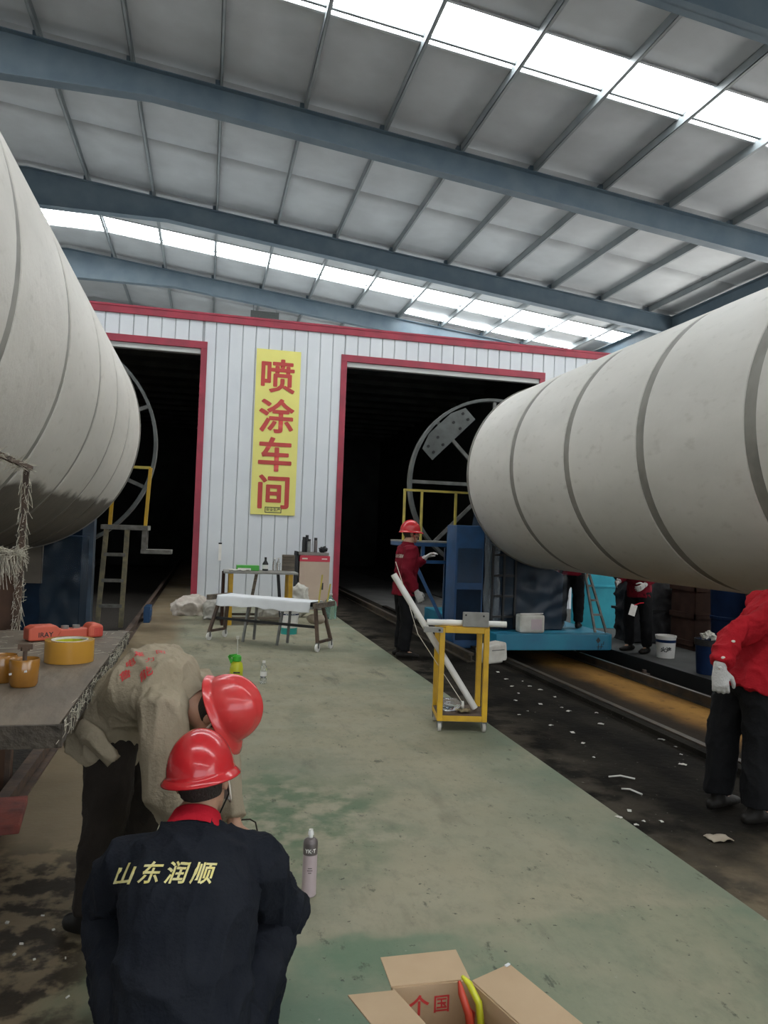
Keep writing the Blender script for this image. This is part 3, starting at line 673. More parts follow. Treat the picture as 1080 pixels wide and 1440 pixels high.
def add_head(mb, c, R):
    c = V(c)
    prof = [(-.122,.026,.026,.052),(-.105,.046,.048,.038),(-.075,.060,.070,.020),(-.035,.068,.086,.006),(.01,.073,.094,.0),(.05,.077,.098,-.006),(.085,.070,.090,-.01),(.112,.05,.066,-.012),(.126,.02,.03,-.012)]
    pts = [c + R @ V((0, f, z)) for z,_,_,f in prof]
    n = 18; vs = []; fs = []
    for z, a, b, f in prof:
        for k in range(n): vs.append(c + R @ V((a*math.cos(2*PI*k/n), f + b*math.sin(2*PI*k/n), z)))
    m = len(prof)
    for i in range(m-1):
        for k in range(n): fs.append((i*n+k, i*n+(k+1)%n, (i+1)*n+(k+1)%n, (i+1)*n+k))
    fs += [tuple(range(n-1,-1,-1)), tuple(range((m-1)*n, m*n))]; mb.add(vs, fs)
    loc = lambda *p: c + R @ V(p)
    mb.tube([loc(0,.088,.02), loc(0,.106,-.012), loc(0,.114,-.032), loc(0,.094,-.042)], [.009,.012,.016,.011], 10, dome=True)     # nose
    mb.tube([loc(-.045,.082,.026), loc(0,.094,.03), loc(.045,.082,.026)], [.011,.012,.011], 8, dome=True)                          # brow ridge
    mb.tube([loc(-.028,.078,-.068), loc(0,.09,-.066), loc(.028,.078,-.068)], [.010,.013,.010], 8, dome=True)                       # lips
    for s in (-1,1):
        mb.ell(loc(s*.079,-.008,-.012), (.010,.020,.033), R); mb.ell(loc(s*.052,.068,-.025), (.02,.022,.02), R)                    # ears, cheeks
def helmet(parent, c, R, m, ridge=True, k=1.0):
    c = V(c); N, Mr = 48, 16; vs = []; fs = []
    def pt(th, ph, off=0):
        x, y, z = math.cos(ph)*math.sin(th), math.sin(ph)*math.sin(th), math.cos(th)
        a, b, h = .118*k+off, .140*k+off, .150*k+off
        r = 1.0
        if ridge:
            g = math.exp(-(x/.17)**2)*(1-.5*max(0,math.sin(th)-.7)/.3); r += .05*g*z**.3 if z > 0 else 0
            r += .035*(math.exp(-((abs(x)-.42)/.07)**2))*max(0,z)**.6
        return V((x*a*r, y*b*r, z*h*r))
    for i in range(Mr+1):
        th = (PI/2)*i/Mr
        for j in range(N): vs.append(c + R @ pt(th, 2*PI*j/N))
    def brim(j, out, drop):
        ph = 2*PI*j/N; s = math.sin(ph); o = out*(.42 + .58*max(0,s)**4); return c + R @ (pt(PI/2, ph) + V((math.cos(ph)*o, s*o, -drop*(.8+.3*max(0,s)))))
    for out, drop in ((.012,.004),(.030,.014),(.048,.024),(.048,.029),(.028,.020),(.006,.014)):
        for j in range(N): vs.append(brim(j, out*k, drop*k))
    for i in range(Mr, -1, -1):
        th = (PI/2)*i/Mr
        for j in range(N): vs.append(c + R @ pt(th, 2*PI*j/N, -.005))
    rows = len(vs)//N
    for i in range(rows-1):
        for j in range(N): fs.append((i*N+j, (i+1)*N+j, (i+1)*N+(j+1)%N, i*N+(j+1)%N))
    h = MB().add(vs, fs).build('helmet', m, parent, smooth=True)
    return h
def human(root, J, H, cloth, opt):
    """J: joints in world coordinates (pelvis waist chest neck + L/R sh el wr hip kn an toe), H = (head centre, up, forward)"""
    k = opt.get('k', 1.0); side = (J['shR']-J['shL']).normalized(); hs = (J['hipR']-J['hipL']).normalized()
    Rh = rot_to(H[1], H[2]); hc = V(H[0])
    body = MB(); vox = opt.get('vox', .008)
    spine = [J['pelvis'], J['waist'], J['chest'], J['upper'], J['neck']]
    body.tube(spine, [(.155*k,.105*k),(.140*k,.095*k),(.165*k,.11*k),(.16*k,.095*k),(.07*k,.065*k)], 18, side=side, dome=True)
    hb = hc + Rh @ V((0,-.012,-.07)); body.tube([J['neck']-(hb-J['neck'])*.5, J['neck'], hb], [.066*k,.058*k,.054*k], 14, dome=True)
    add_head(body, hc, Rh)
    for s in 'LR':
        sh, el, wr = J['sh'+s], J['el'+s], J['wr'+s]
        body.tube([sh, sh.lerp(el,.5), el, el.lerp(wr,.35), wr], [.055*k,.047*k,.040*k,.040*k,.026*k], 12, dome=True)
        hp, kn, an = J['hip'+s], J['kn'+s], J['an'+s]
        body.tube([hp, hp.lerp(kn,.5), kn, kn.lerp(an,.3), an], [.085*k,.072*k,.054*k,.055*k,.036*k], 14, dome=True)
        toe = J['toe'+s]; heel = an - (toe-an).normalized()*.03; 
        body.tube([V((heel.x,heel.y,toe.z+.005)), an.lerp(toe,.4)*1 - V((0,0,.0)), toe], [.03,.032,.022], 10, dome=True)
        hd = J.get('hd'+s, (wr-el).normalized())
        if s not in opt.get('gloves', ''): add_hand(body, wr, hd, J.get('pn'+s, V((0,0,-1))), J.get('th'+s, V((0,1,0))), opt.get('curl', .55), k)
        else: body.tube([wr, wr+hd*.05], [.026,.02], 10, dome=True)
    me = to_parent(remesh(body, vox, 3), root); bo = link('body', me, 'skin', root, smooth=True)
    # face details, hair
    loc = lambda *p: hc + Rh @ V(p)
    for s in (-1,1):
        MB().ell(loc(s*.032,.0875,.004), (.011,.007,.006), Rh).build('eye', 'eye_dark', bo, smooth=True)
        MB().tube([loc(s*.016,.101,.026), loc(s*.033,.098,.03), loc(s*.05,.086,.025)], [.003,.005,.003], 8).build('eyebrow', 'hair', bo, smooth=True)
    MB().tube([loc(-.024,.093,-.067), loc(0,.103,-.066), loc(.024,.093,-.067)], [.002,.004,.002], 8).build('mouth', 'lip', bo, smooth=True)
    hr = MB(); n = 28; rows = []
    for i in range(11):
        th = PI*.69*i/10
        for j in range(n):
            ph = 2*PI*j/n; s = math.sin(ph); lim = 1.0 if s < .15 else max(.45, 1-.55*(s-.15))
            t_ = th*lim; x, y, z = math.cos(ph)*math.sin(t_), s*math.sin(t_), math.cos(t_)
            q = max(0,(t_-1.65))*.16; hr.v.append(loc(x*(.0815-q*.10), y*(.104-q*.2)-.008, z*.118+.012))
    for i in range(10):
        for j in range(n): hr.f.append([i*n+j,(i+1)*n+j,(i+1)*n+(j+1)%n,i*n+(j+1)%n])
    hr.build('hair', 'hair', bo, smooth=True)
    # jacket
    jk = MB(); e = opt.get('ease', .028)
    hem = J.get('hem', J['pelvis'] + (J['pelvis']-J['waist']).normalized()*.10)
    jk.tube([hem, J['pelvis'], J['waist'], J['chest'], J['upper'], J['upper'].lerp(J['neck'],.75)],
            [(.175*k+e,.125*k+e),(.165*k+e,.115*k+e),(.152*k+e,.108*k+e),(.168*k+e,.118*k+e),(.160*k+e*.6,.10*k+e),(.085*k,.080*k)], 22, side=side)
    sr = opt.get('sleeve', 1.0)
    for s in 'LR':
        sh, el, wr = J['sh'+s], J['el'+s], J['wr'+s]
        jk.tube([J['upper'].lerp(sh,.45), sh, sh.lerp(el,.5), el, el.lerp(wr,.5), el.lerp(wr,.93)], [.085*k,.083*k*sr,.076*k*sr,.068*k*sr,.060*k*sr,.050*k*sr], 14)
    jm = to_parent(remesh(jk, opt.get('jvox', .012), 4, opt.get('wr', .009), opt.get('wf', 8), opt.get('ws', (1,1,1)), opt.get('seed', 1)), root)
    jo = link('jacket', jm, cloth[0], root, smooth=True)
    # collar
    a = J['upper'].lerp(J['neck'],.62); b = J['neck'] + (hb-J['neck'])*.26
    col = MB(); nn = 26; ca, cb = frame(b-a, side)
    for i, (f, r) in enumerate(((-.1,.098),(.35,.088),(.9,.076),(1.0,.074),(.95,.069),(.3,.080),(-.1,.09))):
        for j in range(nn):
            ph = 2*PI*j/nn; col.v.append(a.lerp(b,f) + ca*(r*k*math.cos(ph)) + cb*(r*k*.95*math.sin(ph)))
    for i in range(6):
        for j in range(nn): col.f.append([i*nn+j,(i+1)*nn+j,(i+1)*nn+(j+1)%nn,i*nn+(j+1)%nn])
    col.build('collar', cloth[1], jo, smooth=True)
    # trousers
    tr = MB(); te = opt.get('tease', .022)
    tr.tube([J['waist'].lerp(J['pelvis'],.55), J['pelvis'], J['pelvis'] + (J['pelvis']-J['waist']).normalized()*.05], [(.148*k+te*.6,.105*k+te*.6),(.160*k+te,.112*k+te),(.155*k+te,.11*k+te)], 18, side=hs, dome=True)
    for s in 'LR':
        hp, kn, an = J['hip'+s], J['kn'+s], J['an'+s]
        tr.tube([hp, hp.lerp(kn,.4), kn, kn.lerp(an,.4), kn.lerp(an,.97)], [.092*k+te,.082*k+te,.064*k+te,.060*k+te,.050*k+te], 16, dome=False)
    tm = to_parent(remesh(tr, opt.get('jvox', .012), 4, opt.get('wr', .009)*.8, 7, (1,1,.6), 5), root)
    link('trousers', tm, cloth[2], root, smooth=True)
    for s in 'LR':
        an, toe = J['an'+s], J['toe'+s]; f = toe-an; f.z = 0; f.normalize(); z0 = toe.z-.028; sd = f.cross(V((0,0,1)))
        sh_ = MB(); base = V((an.x,an.y,z0))
        sh_.tube([base-f*.07+V((0,0,.04)), base-f*.03+V((0,0,.045)), base+f*.05+V((0,0,.045)), base+f*.13+V((0,0,.036)), base+f*.19+V((0,0,.028))], [(.032,.036),(.04,.043),(.043,.043),(.048,.034),(.036,.024)], 14, side=sd, dome=True)
        sh_.tube([base+V((0,0,.05)), V((an.x,an.y,an.z+.05))], [.045,.044], 12)
        link('shoe', to_parent(remesh(sh_, .009, 2), root), cloth[3] if len(cloth) > 3 else 'shoe', root, smooth=True)
        if s in opt.get('gloves', ''):
            wr, el = J['wr'+s], J['el'+s]; hd = J.get('hd'+s, (wr-el).normalized()); g = MB()
            add_hand(g, wr, hd, J.get('pn'+s, V((0,0,-1))), J.get('th'+s, V((0,1,0))), opt.get('curl', .55), 1.12*k)
            g.tube([el.lerp(wr,.82), wr+hd*.02], [.036,.034], 12)
            link('glove', to_parent(remesh(g, .0055, 2), root), 'glove', root, smooth=True)
    return jo, bo, Rh
def print_on(parent, jo, txt, size, o, x, y, m, bold=0, shear=0, name='lettering', spacing=1.0, lift=.003):
    """flat lettering laid onto the curved cloth"""
    me = text_mesh(txt, size, bold, 0, shear, spacing); bm = bmesh.new(); bm.from_mesh(me)
    bmesh.ops.remove_doubles(bm, verts=bm.verts, dist=1e-5)
    bmesh.ops.triangulate(bm, faces=bm.faces)
    for _ in range(4):
        es = [e for e in bm.edges if e.calc_length() > size*.16]
        if not es: break
        bmesh.ops.subdivide_edges(bm, edges=es, cuts=1); bmesh.ops.triangulate(bm, faces=bm.faces)
    B = basis(o, x, y); nrm = B.to_3x3() @ V((0,0,1)); W0 = WM[jo.name]
    bvh = BVHTree.FromPolygons([W0 @ v.co for v in jo.data.vertices], [tuple(p.vertices) for p in jo.data.polygons])
    for v in bm.verts:
        p = B @ v.co; h, n, i, d = bvh.ray_cast(p + nrm*.4, -nrm)
        v.co = (h + (n if n.dot(nrm) > 0 else -n)*lift) if h else p
    bm.to_mesh(me); bm.free(); to_parent(me, jo)
    return link(name, me, m, jo)
def stand(base, heading, h=1.70, lean=0.0, spread=.10):
    """upright pose, heading = angle of the facing direction"""
    f = V((math.cos(heading), math.sin(heading), 0)); r = f.cross(V((0,0,1))); b = V(base); k = h/1.70
    q = lambda fw, rt, up: b + f*fw*k + r*rt*k + V((0,0,up*k))
    J = dict(pelvis=q(0,0,.90), waist=q(.0+lean*.15,0,1.06), chest=q(.01+lean*.45,0,1.24), upper=q(lean*.6,0,1.36), neck=q(-.005+lean*.8,0,1.47))
    for s, g in (('L',-1),('R',1)):
        J['sh'+s] = q(lean*.6,g*.185,1.385); J['el'+s] = q(-.02+lean*.5,g*.235,1.10); J['wr'+s] = q(.06+lean*.5,g*.235,.86)
        J['hip'+s] = q(0,g*.09,.87); J['kn'+s] = q(.02,g*spread,.47); J['an'+s] = q(-.02,g*spread,.085); J['toe'+s] = q(.15,g*(spread+.02),.028)
        J['pn'+s] = -r*g; J['th'+s] = f
    H = (q(.025+lean,0,1.60), V((0,0,1)), f)
    return J, H, q

# 1 - crouching worker in navy
rt = thing('person', 'crouching worker seen from behind in navy jacket with gold lettering and red helmet', 'person', (0,2.35,0))
up = V((.05,.45,.9))
J = dict(pelvis=V((-.01,2.16,.23)), waist=V((-.01,2.20,.38)), chest=V((-.005,2.31,.53)), upper=V((0,2.41,.625)), neck=V((.005,2.50,.70)))
J.update(shL=V((-.185,2.43,.605)), shR=V((.19,2.43,.590)), elL=V((-.27,2.60,.40)), elR=V((.325,2.52,.36)), wrL=V((-.12,2.79,.38)), wrR=V((.17,2.72,.36)))
J.update(hipL=V((-.10,2.20,.20)), hipR=V((.10,2.20,.20)), knL=V((-.25,2.58,.36)), knR=V((.27,2.52,.30)), anL=V((-.17,2.38,.085)), anR=V((.19,2.34,.085)), toeL=V((-.22,2.53,.028)), toeR=V((.24,2.50,.028)))
J.update(hem=V((-.01,2.13,.09)), pnL=V((.3,.2,-.9)), pnR=V((-.3,.2,-.9)), thL=V((.9,0,.2)), thR=V((-.9,0,.2)))
Hd = (V((.022,2.555,.812)), V((-.12,.10,1)), V((.35,1,-.28)))
jo, bo, Rh = human(rt, J, Hd, ('navy_cloth','collar_red','navy_cloth'), dict(vox=.006, jvox=.008, wr=.014, wf=6, ws=(1.2,1,.6), seed=3, k=1.02, sleeve=1.08, ease=.03, gloves='LR'))
helmet(rt, Hd[0] + Rh @ V((0,-.008,.025)), Rh, 'helmet_red', ridge=False, k=.92)
c0 = P(228,1229,2.2)
print_on(rt, jo, '山东润顺', .062, c0, (1,0,-.085), (0,.45,.9), 'gold_thread', bold=.0011, shear=.28, spacing=1.34)
p = MB(); l = lambda *q: Hd[0] + Rh @ V(q)
p.tube([l(.083,-.005,.03), l(.090,.0,-.03), l(.082,.03,-.08), l(.066,.07,-.10)], .0032, 8); p.build('mask_strap', 'strap_white', rt, smooth=True)
p = MB(); p.grid(lambda u, v: l(.066*math.sin((u-.5)*2.6), .03+.092*math.cos((u-.5)*2.3), -.10+.085*v), 12, 6, tuple(Rh @ V((0,.004,0)))); p.build('face_mask', 'white_cloth', rt, smooth=True)
MB().tube([l(-.075,.0,.02), l(-.082,.02,-.06), l(-.03,.06,-.135), l(.03,.06,-.135), l(.08,.02,-.06), l(.077,0,.02)], .003, 8).build('chin_strap', 'black', rt, smooth=True)

# 2 - bending worker in khaki
rt = thing('person', 'worker bent forward in khaki jacket with red lettering and red helmet beside the plank table', 'person', (-.32,3.3,0))
J = dict(pelvis=V((-.335,3.34,.81)), waist=V((-.26,3.28,.92)), chest=V((-.19,3.17,1.005)), upper=V((-.11,3.10,.985)), neck=V((-.03,3.05,.955)))
J.update(shR=V((-.13,2.94,.955)), shL=V((-.03,3.27,.965)), elR=V((-.125,2.90,.65)), elL=V((.10,3.22,.68)), wrR=V((.03,2.94,.46)), wrL=V((.16,3.06,.46)))
J.update(hipR=V((-.345,3.26,.80)), hipL=V((-.30,3.44,.80)), knR=V((-.345,3.22,.45)), knL=V((-.20,3.46,.46)), anR=V((-.40,3.20,.085)), anL=V((-.28,3.48,.085)), toeR=V((-.24,3.13,.028)), toeL=V((-.12,3.42,.028)))
J.update(hem=V((-.385,3.375,.72)), pnR=V((.2,.9,0)), pnL=V((0,-.9,0)), thR=V((.9,0,.2)), thL=V((.9,0,.2)))
Hd = (V((.085,2.99,.918)), V((.80,-.32,.44)), V((.42,-.12,-.88)))
jo, bo, Rh = human(rt, J, Hd, ('khaki_cloth','khaki_cloth','trouser_dark'), dict(vox=.007, jvox=.008, wr=.011, wf=6.5, ws=(1.5,1.3,.35), seed=11, k=1.0, sleeve=1.12, ease=.04, tease=.018))
helmet(rt, Hd[0] + Rh @ V((0,-.006,.03)), Rh, 'helmet_pink', ridge=True, k=.94)
W0 = WM[jo.name]; bv = BVHTree.FromPolygons([W0 @ x.co for x in jo.data.vertices], [tuple(x.vertices) for x in jo.data.polygons])
for s_, sz, (u, v) in (('鲁',.050,(177,951)), ('能',.050,(206,947)), ('电',.042,(184,934)), ('力',.042,(211,929)), ('集',.038,(196,921)), ('团',.038,(226,918))):
    h_, n_, *_ = bv.ray_cast(CAMPOS, ray(u, v).normalized())
    if h_ is None: continue
    if n_.dot(CAMPOS-h_) < 0: n_ = -n_
    n_ = (n_ + V((-.1,-.15,1.0))).normalized(); xd_ = V((.85,.15,.12)); yd_ = n_.cross(xd_)
    print_on(rt, jo, s_, sz, h_, xd_, yd_, 'print_red', bold=.0004)
p = MB(); l = lambda *q: Hd[0] + Rh @ V(q)
p.tube([l(-.078,0,.02), l(-.085,.03,-.06), l(0,.06,-.135), l(.085,.03,-.06), l(.078,0,.02)], .004, 8); p.build('chin_strap', 'strap_white', rt, smooth=True)
tl = MB(); tl.tube([P(112,1022,3.16), P(135,1040,3.10), P(160,1072,3.07)], [(.045,.03),(.05,.03),(.04,.025)], 14); link('jacket_tail', to_parent(remesh(tl, .009, 3, .006, 9), rt), 'khaki_cloth', rt, smooth=True)

# 3 - standing worker in maroon
rt = thing('person', 'worker standing in maroon jacket and red helmet before the dark booth door', 'person', (2.62,9.60,0))
J, Hd, q = stand((2.60,9.60,0), math.radians(0), 1.74, lean=.03)
J['elR'] = q(-.05,.245,1.10); J['wrR'] = q(.09,.235,.865); J['elL'] = q(.10,-.24,1.12); J['wrL'] = q(.30,-.15,1.28); J['pnL'] = V((0,0,-1)); J['hdL'] = (J['wrL']-J['elL']).normalized()
jo, bo, Rh = human(rt, J, Hd, ('maroon_cloth','maroon_cloth','trouser_black'), dict(vox=.010, jvox=.014, wr=.011, wf=7, ease=.035, gloves='LR', seed=21, k=1.06, sleeve=1.1))
helmet(rt, Hd[0] + Rh @ V((0,-.008,.03)), Rh, 'helmet_red', ridge=False)
p = MB(); l = lambda *q: Hd[0] + Rh @ V(q); p.tube([l(-.078,0,.02), l(-.082,.03,-.06), l(0,.07,-.13), l(.082,.03,-.06), l(.078,0,.02)], .004, 8); p.build('chin_strap', 'collar_red', rt, smooth=True)
f_ = V((math.cos(math.radians(0)), math.sin(math.radians(0)), 0))
print_on(rt, jo, '山东润顺', .05, q(-.2,.06,1.30), f_.cross(V((0,0,1))), (0,0,1), 'strap_white', bold=.0005, shear=.2)

# 4 - worker in red jacket, partly past the picture's edge
rt = thing('person', 'worker in bright red jacket with a white glove standing by the orange pit', 'person', (3.22,3.95,0))
J, Hd, q = stand((3.22,3.95,0), math.radians(12), 1.74, lean=.0, spread=.13)
sp = [V((3.28,3.93,.88)), V((3.34,3.93,1.02)), V((3.44,3.94,1.17)), V((3.52,3.95,1.27)), V((3.59,3.96,1.36))]
for k_, v_ in zip(('pelvis','waist','chest','upper','neck'), sp): J[k_] = v_
for s_, g_ in (('R',-1),('L',1)): J['hip'+s_] = V((3.26,3.93+g_*.09,.85)); J['sh'+s_] = V((3.51,3.95+g_*.19,1.285))
J['shR'] = V((3.45,3.79,1.30)); J['elR'] = V((3.03,3.82,1.10)); J['wrR'] = P(1012,938,3.72); J['hdR'] = V((.05,-.05,-1)); J['pnR'] = V((.6,.8,0)); J['thR'] = V((.9,-.3,-.1))
J['elL'] = V((3.72,4.22,1.08)); J['wrL'] = V((3.85,4.1,.92))
J['hem'] = V((3.23,3.93,.76)); Hd = (V((3.69,3.95,1.46)), V((.35,0,.94)), V((.94,.1,-.35)))
jo, bo, Rh = human(rt, J, Hd, ('red_cloth','red_cloth','trouser_black'), dict(vox=.008, jvox=.010, wr=.012, wf=8, ease=.05, gloves='LR', seed=31, k=1.05, sleeve=1.05, tease=.03, curl=.75))
helmet(rt, Hd[0] + Rh @ V((0,-.008,.03)), Rh, 'helmet_red', ridge=False)
fl = MB()
for u, v in ((1031,902),(1017,925)):
    b_ = P(u, v, 3.6); W0 = WM[jo.name]; r_ = (b_-CAMPOS).normalized()
    bv = BVHTree.FromPolygons([W0 @ x.co for x in jo.data.vertices], [tuple(x.vertices) for x in jo.data.polygons]); h_, n_, *_ = bv.ray_cast(CAMPOS, r_)
    if h_: fl.ell(h_+n_*.001, (.014,.006,.008))
if fl.v: fl.build('reflective_patch', 'strap_white', jo)

# 5 - person on the deck behind the tank end, 6 - person with a paper tag beyond the pit
rt = thing('person', 'worker in black trousers standing on the blue deck beside the cyan panel', 'person', (5.55,10.62,DKT))
J, Hd, q = stand((5.53,10.60,DKT), math.radians(60), 1.72, spread=.12)
human(rt, J, Hd, ('maroon_cloth','maroon_cloth','trouser_black'), dict(vox=.011, jvox=.016, wr=.010, seed=41))[0]
helmet(rt, Hd[0] + V((0,0,.03)), rot_to(Hd[1], Hd[2]), 'helmet_red', ridge=False)
rt = thing('person', 'worker in dark clothes with a white paper tag standing beyond the pit', 'person', (6.32,9.98,0))
J, Hd, q = stand((6.32,9.98,0), math.radians(205), 1.72, spread=.14)
J['wrL'] = q(.20,-.22,1.0); J['wrR'] = q(.22,.20,1.02)
jo, bo, Rh = human(rt, J, Hd, ('maroon_cloth','maroon_cloth','trouser_black'), dict(vox=.011, jvox=.016, wr=.010, seed=51, gloves='LR'))
helmet(rt, Hd[0] + V((0,0,.03)), rot_to(Hd[1], Hd[2]), 'helmet_red', ridge=False)
c_ = P(890,858,9.68); MB().box(c_, (.105,.006,.16), Matrix.Rotation(.28,3,'Y')).build('paper_tag', 'white_plastic', rt)
MB().tube([c_+V((.02,0,.07)), c_+V((.12,.02,.10)), c_+V((.22,.08,.10))], .007, 8).build('red_cord', 'collar_red', rt)

# ------------------------------------------------------------------ booth sign
sg = thing('sign_board', 'tall yellow sign with four large red characters on the booth wall', 'sign', (1.36,BY-.02,1.9))
MB().lim(.89,1.83,BY-.045,BY-.018,1.91,5.43).build('board', 'sign_yellow', sg, bevel=.004)
for ch, zc in (('喷',4.87),('涂',4.02),('车',3.20),('间',2.40)):
    me = text_mesh(ch, .76, .003); Mx = basis((1.36,BY-.049,zc), (1,0,0), (0,0,1))
    vs = [v.co for v in me.vertices]; cx_ = (min(v.x for v in vs)+max(v.x for v in vs))/2; cy_ = (min(v.y for v in vs)+max(v.y for v in vs))/2
    me.transform(Matrix.Translation((-cx_,-cy_,0))); me.transform(Mx)
    bm = bmesh.new()
    for k_, (ox, oz) in enumerate(((0,0),(.016,0),(-.016,0),(0,.013),(0,-.013),(.011,.009),(-.011,.009),(.011,-.009),(-.011,-.009))):   # thick painted strokes
        m2 = me.copy(); m2.transform(Matrix.Translation((ox, -k_*.0007, oz))); bm.from_mesh(m2); bpy.data.meshes.remove(m2)
    bm.to_mesh(me); bm.free(); to_parent(me, sg); link('red_character', me, 'sign_red', sg)
p = MB()
for a in ((1.19,1.54,2.065,2.08),(1.19,1.54,1.955,1.97),(1.19,1.205,1.955,2.08),(1.525,1.54,1.955,2.08)): p.lim(a[0],a[1],BY-.050,BY-.046,a[2],a[3])
p.build('maker_frame', 'ink', sg)
me = text_mesh('安全生产', .075, .001); me.transform(basis((1.365,BY-.049,2.018), (1,0,0), (0,0,1))); to_parent(me, sg); link('maker_lettering', me, 'ink', sg)

# ------------------------------------------------------------------ props
def castor(t, x, y, r, m='white_plastic', rz_=0):
    MB(WM[t.name]).cyl((x-.013,y,r),(x+.013,y,r),r,18).build('castor_wheel', m, t, smooth='auto')
    f = MB(WM[t.name]); f.lim(x-.022,x-.015,y-.012,y+.012,r*.9,r*2.15); f.lim(x+.015,x+.022,y-.012,y+.012,r*.9,r*2.15); f.lim(x-.024,x+.024,y-.02,y+.02,r*2.1,r*2.3); f.build('castor_fork', 'grey_metal', t)

# yellow cart with plastic pipes
ca = math.radians(-11)
t = thing('yellow_cart', 'tall narrow yellow steel cart on small castors with open sides', 'cart', (1.965,6.0,0), ca)
W_, D_, Ht = .375, .34, .865; b = .045
for i, (x, y) in enumerate(((0,0),(W_,0),(0,D_),(W_,D_))):
    L(t).lim(x-b/2,x+b/2,y-b/2,y+b/2,.085,Ht).build('post', 'yellow_paint', t, bevel=.004); castor(t, x, y, .036, 'dirty_white')
for z in (.11, Ht-.02):
    for x0, x1, y0, y1 in ((b/2,W_-b/2,-b/2,b/2),(b/2,W_-b/2,D_-b/2,D_+b/2),(-b/2,b/2,b/2,D_-b/2),(W_-b/2,W_+b/2,b/2,D_-b/2)):
        L(t).lim(x0,x1,y0,y1,z-.024,z+.024).build('frame_rail', 'yellow_paint', t, bevel=.004)
L(t).lim(-.02,W_+.02,-.02,D_+.02,.134,.140).build('bottom_tray', 'rust', t)
L(t).lim(-.02,W_+.02,-.02,D_+.02,Ht+.004,Ht+.010).build('top_plate', 'yellow_paint', t)
L(t).lim(-.16,-.0,-.05,.02,Ht-.04,Ht+.0).build('side_bracket', 'grey_plate', t); L(t).cyl((-.03,-.055,Ht-.02),(-.03,-.045,Ht-.02),.010,10).build('bracket_bolt', 'black', t)
WC = WM[t.name]
def pipe(label, a, b2, r=.0255):
    o = MB(); d = (b2-a).normalized(); ln = (b2-a).length
    o.lathe([(r,0),(r,ln),(r-.004,ln),(r-.004,0)], a, d, 24, closed=True); o = o.build('plastic_pipe', 'white_plastic', smooth='auto'); return tag(o, label, 'pipe')
zt = Ht+.010+.0255
pipe('short white plastic pipe lying across the top of the yellow cart', WC @ V((-.13,.03,zt)), WC @ V((W_+.17,.03,zt)))
A_ = WC @ V((-.42,.135,1.285)); B_ = WC @ V((W_-.055,.135,.165))
pipe('long white plastic pipe leaning diagonally through the yellow cart', A_, B_, .027)
o = MB(WC); o.lim(.165,W_+.01,-.030,-.012,Ht-.0+.012,Ht+.135); o = o.build('metal_plate', 'grey_plate', bevel=.004); tag(o, 'grey metal plate standing on the yellow cart before the short pipe', 'plate')
for x, z in ((.19,.11),(.34,.105)): MB(WC).cyl((x,-.034,Ht+z),(x,-.029,Ht+z),.008,10).build('screw', 'black', o)
o = MB(WC); o.lathe([(.01,0),(.055,.002),(.06,.012),(.058,.024),(.01,.026)], (.10,.22,Ht+.0105), (0,0,1), 20); tag(o.build('tape_roll', 'white_cloth', smooth=True), 'flat white tape roll lying on the yellow cart top', 'tape')
o = thing('plastic_jar', 'clear plastic jar tipped over on the tray of the yellow cart', 'jar', WC @ V((.10,.1,.141)), ca)
L(o).lathe([(.002,-.08),(.05,-.08),(.056,-.07),(.056,.05),(.03,.08),(.028,.10)], (0,0,.058), (1,0,0), 20).build('body', 'clear', o, smooth=True); L(o).cyl((.095,0,.058),(.115,0,.058),.032,16).build('cap', 'white_plastic', o)
o = MB(WC); o.grid(lambda u, v: ((.15+.12*u), .03+.10*v, .146+.035*max(0,noise.noise(V((u*4,v*4,3)))+.3)), 12, 12, (0,0,.006)); tag(o.build('dirty_rag', mat('rag', (.16,.12,.07), (.34,.27,.15), rough=.9, ns=14), smooth=True), 'crumpled brown rag in the tray of the yellow cart', 'rag')
pts = [A_ + V((.005,-.035,.11)), A_ + V((.07,-.03,-.06)), A_+V((.22,-.05,-.5)), WC @ V((.19,-.04,.24)), WC @ V((.20,.05,.155))]
o = MB(); o.tube(pts, .0028, 6); tag(o.build('thin_cord', 'strap_white', smooth=True), 'thin pale cord hanging beside the long diagonal pipe', 'cord')

# low roller bench with a white sheet
e0 = V((.22,11.18,0)); e1 = V((1.63,10.12,0)); dv = (e1-e0).normalized(); ang = math.atan2(dv.y, dv.x)
t = thing('work_bench', 'low rusty bench on white castors under a draped white sheet', 'bench', e0.lerp(e1,.5), ang)
Lb = (e1-e0).length/2; zt = .60
for s in (-1,1):
    for q in (-1,1):
        L(t).bar((s*Lb, q*.19, .12), (s*(Lb-.10), q*.10, zt), .04, .04).build('leg', 'rust', t); castor(t, s*Lb, q*.19, .055, 'white_plastic')
    L(t).bar((s*Lb,-.19,.13),(s*Lb,.19,.13),.035,.035).build('foot_bar', 'rust', t)
    L(t).bar((s*(Lb-.02),-.28,zt+.02),(s*(Lb-.02),.28,zt+.02),.07,.05).build('end_beam', 'wood_old', t)
for q in (-1,1):
    L(t).bar((-Lb,q*.10,zt+.01),(Lb,q*.10,zt+.01),.04,.04).build('top_rail', 'black', t)
    for x in (-.28,.28):
        L(t).bar((x-.06,q*.14,.02),(x,q*.1,zt-.01),.03,.03).build('middle_leg', 'grey_metal', t)
L(t).bar((-Lb+.06,-.12,.32),(Lb-.06,-.12,.32),.035,.035).build('brace', 'black', t)
o = MB(WM[t.name])
def sheet(u, v):
    x = -Lb+.10+(2*Lb-.24)*u; w = (v-.5)*.62; fold = .018*noise.noise(V((u*9,v*3,1)))
    if abs(w) < .17: return (x, w, zt+.05+fold*.4)
    e = abs(w)-.17; return (x, math.copysign(.17+e*.25, w), zt+.05-e*.97+fold*.7 + .03*noise.noise(V((u*6,0,7)))*e*8)
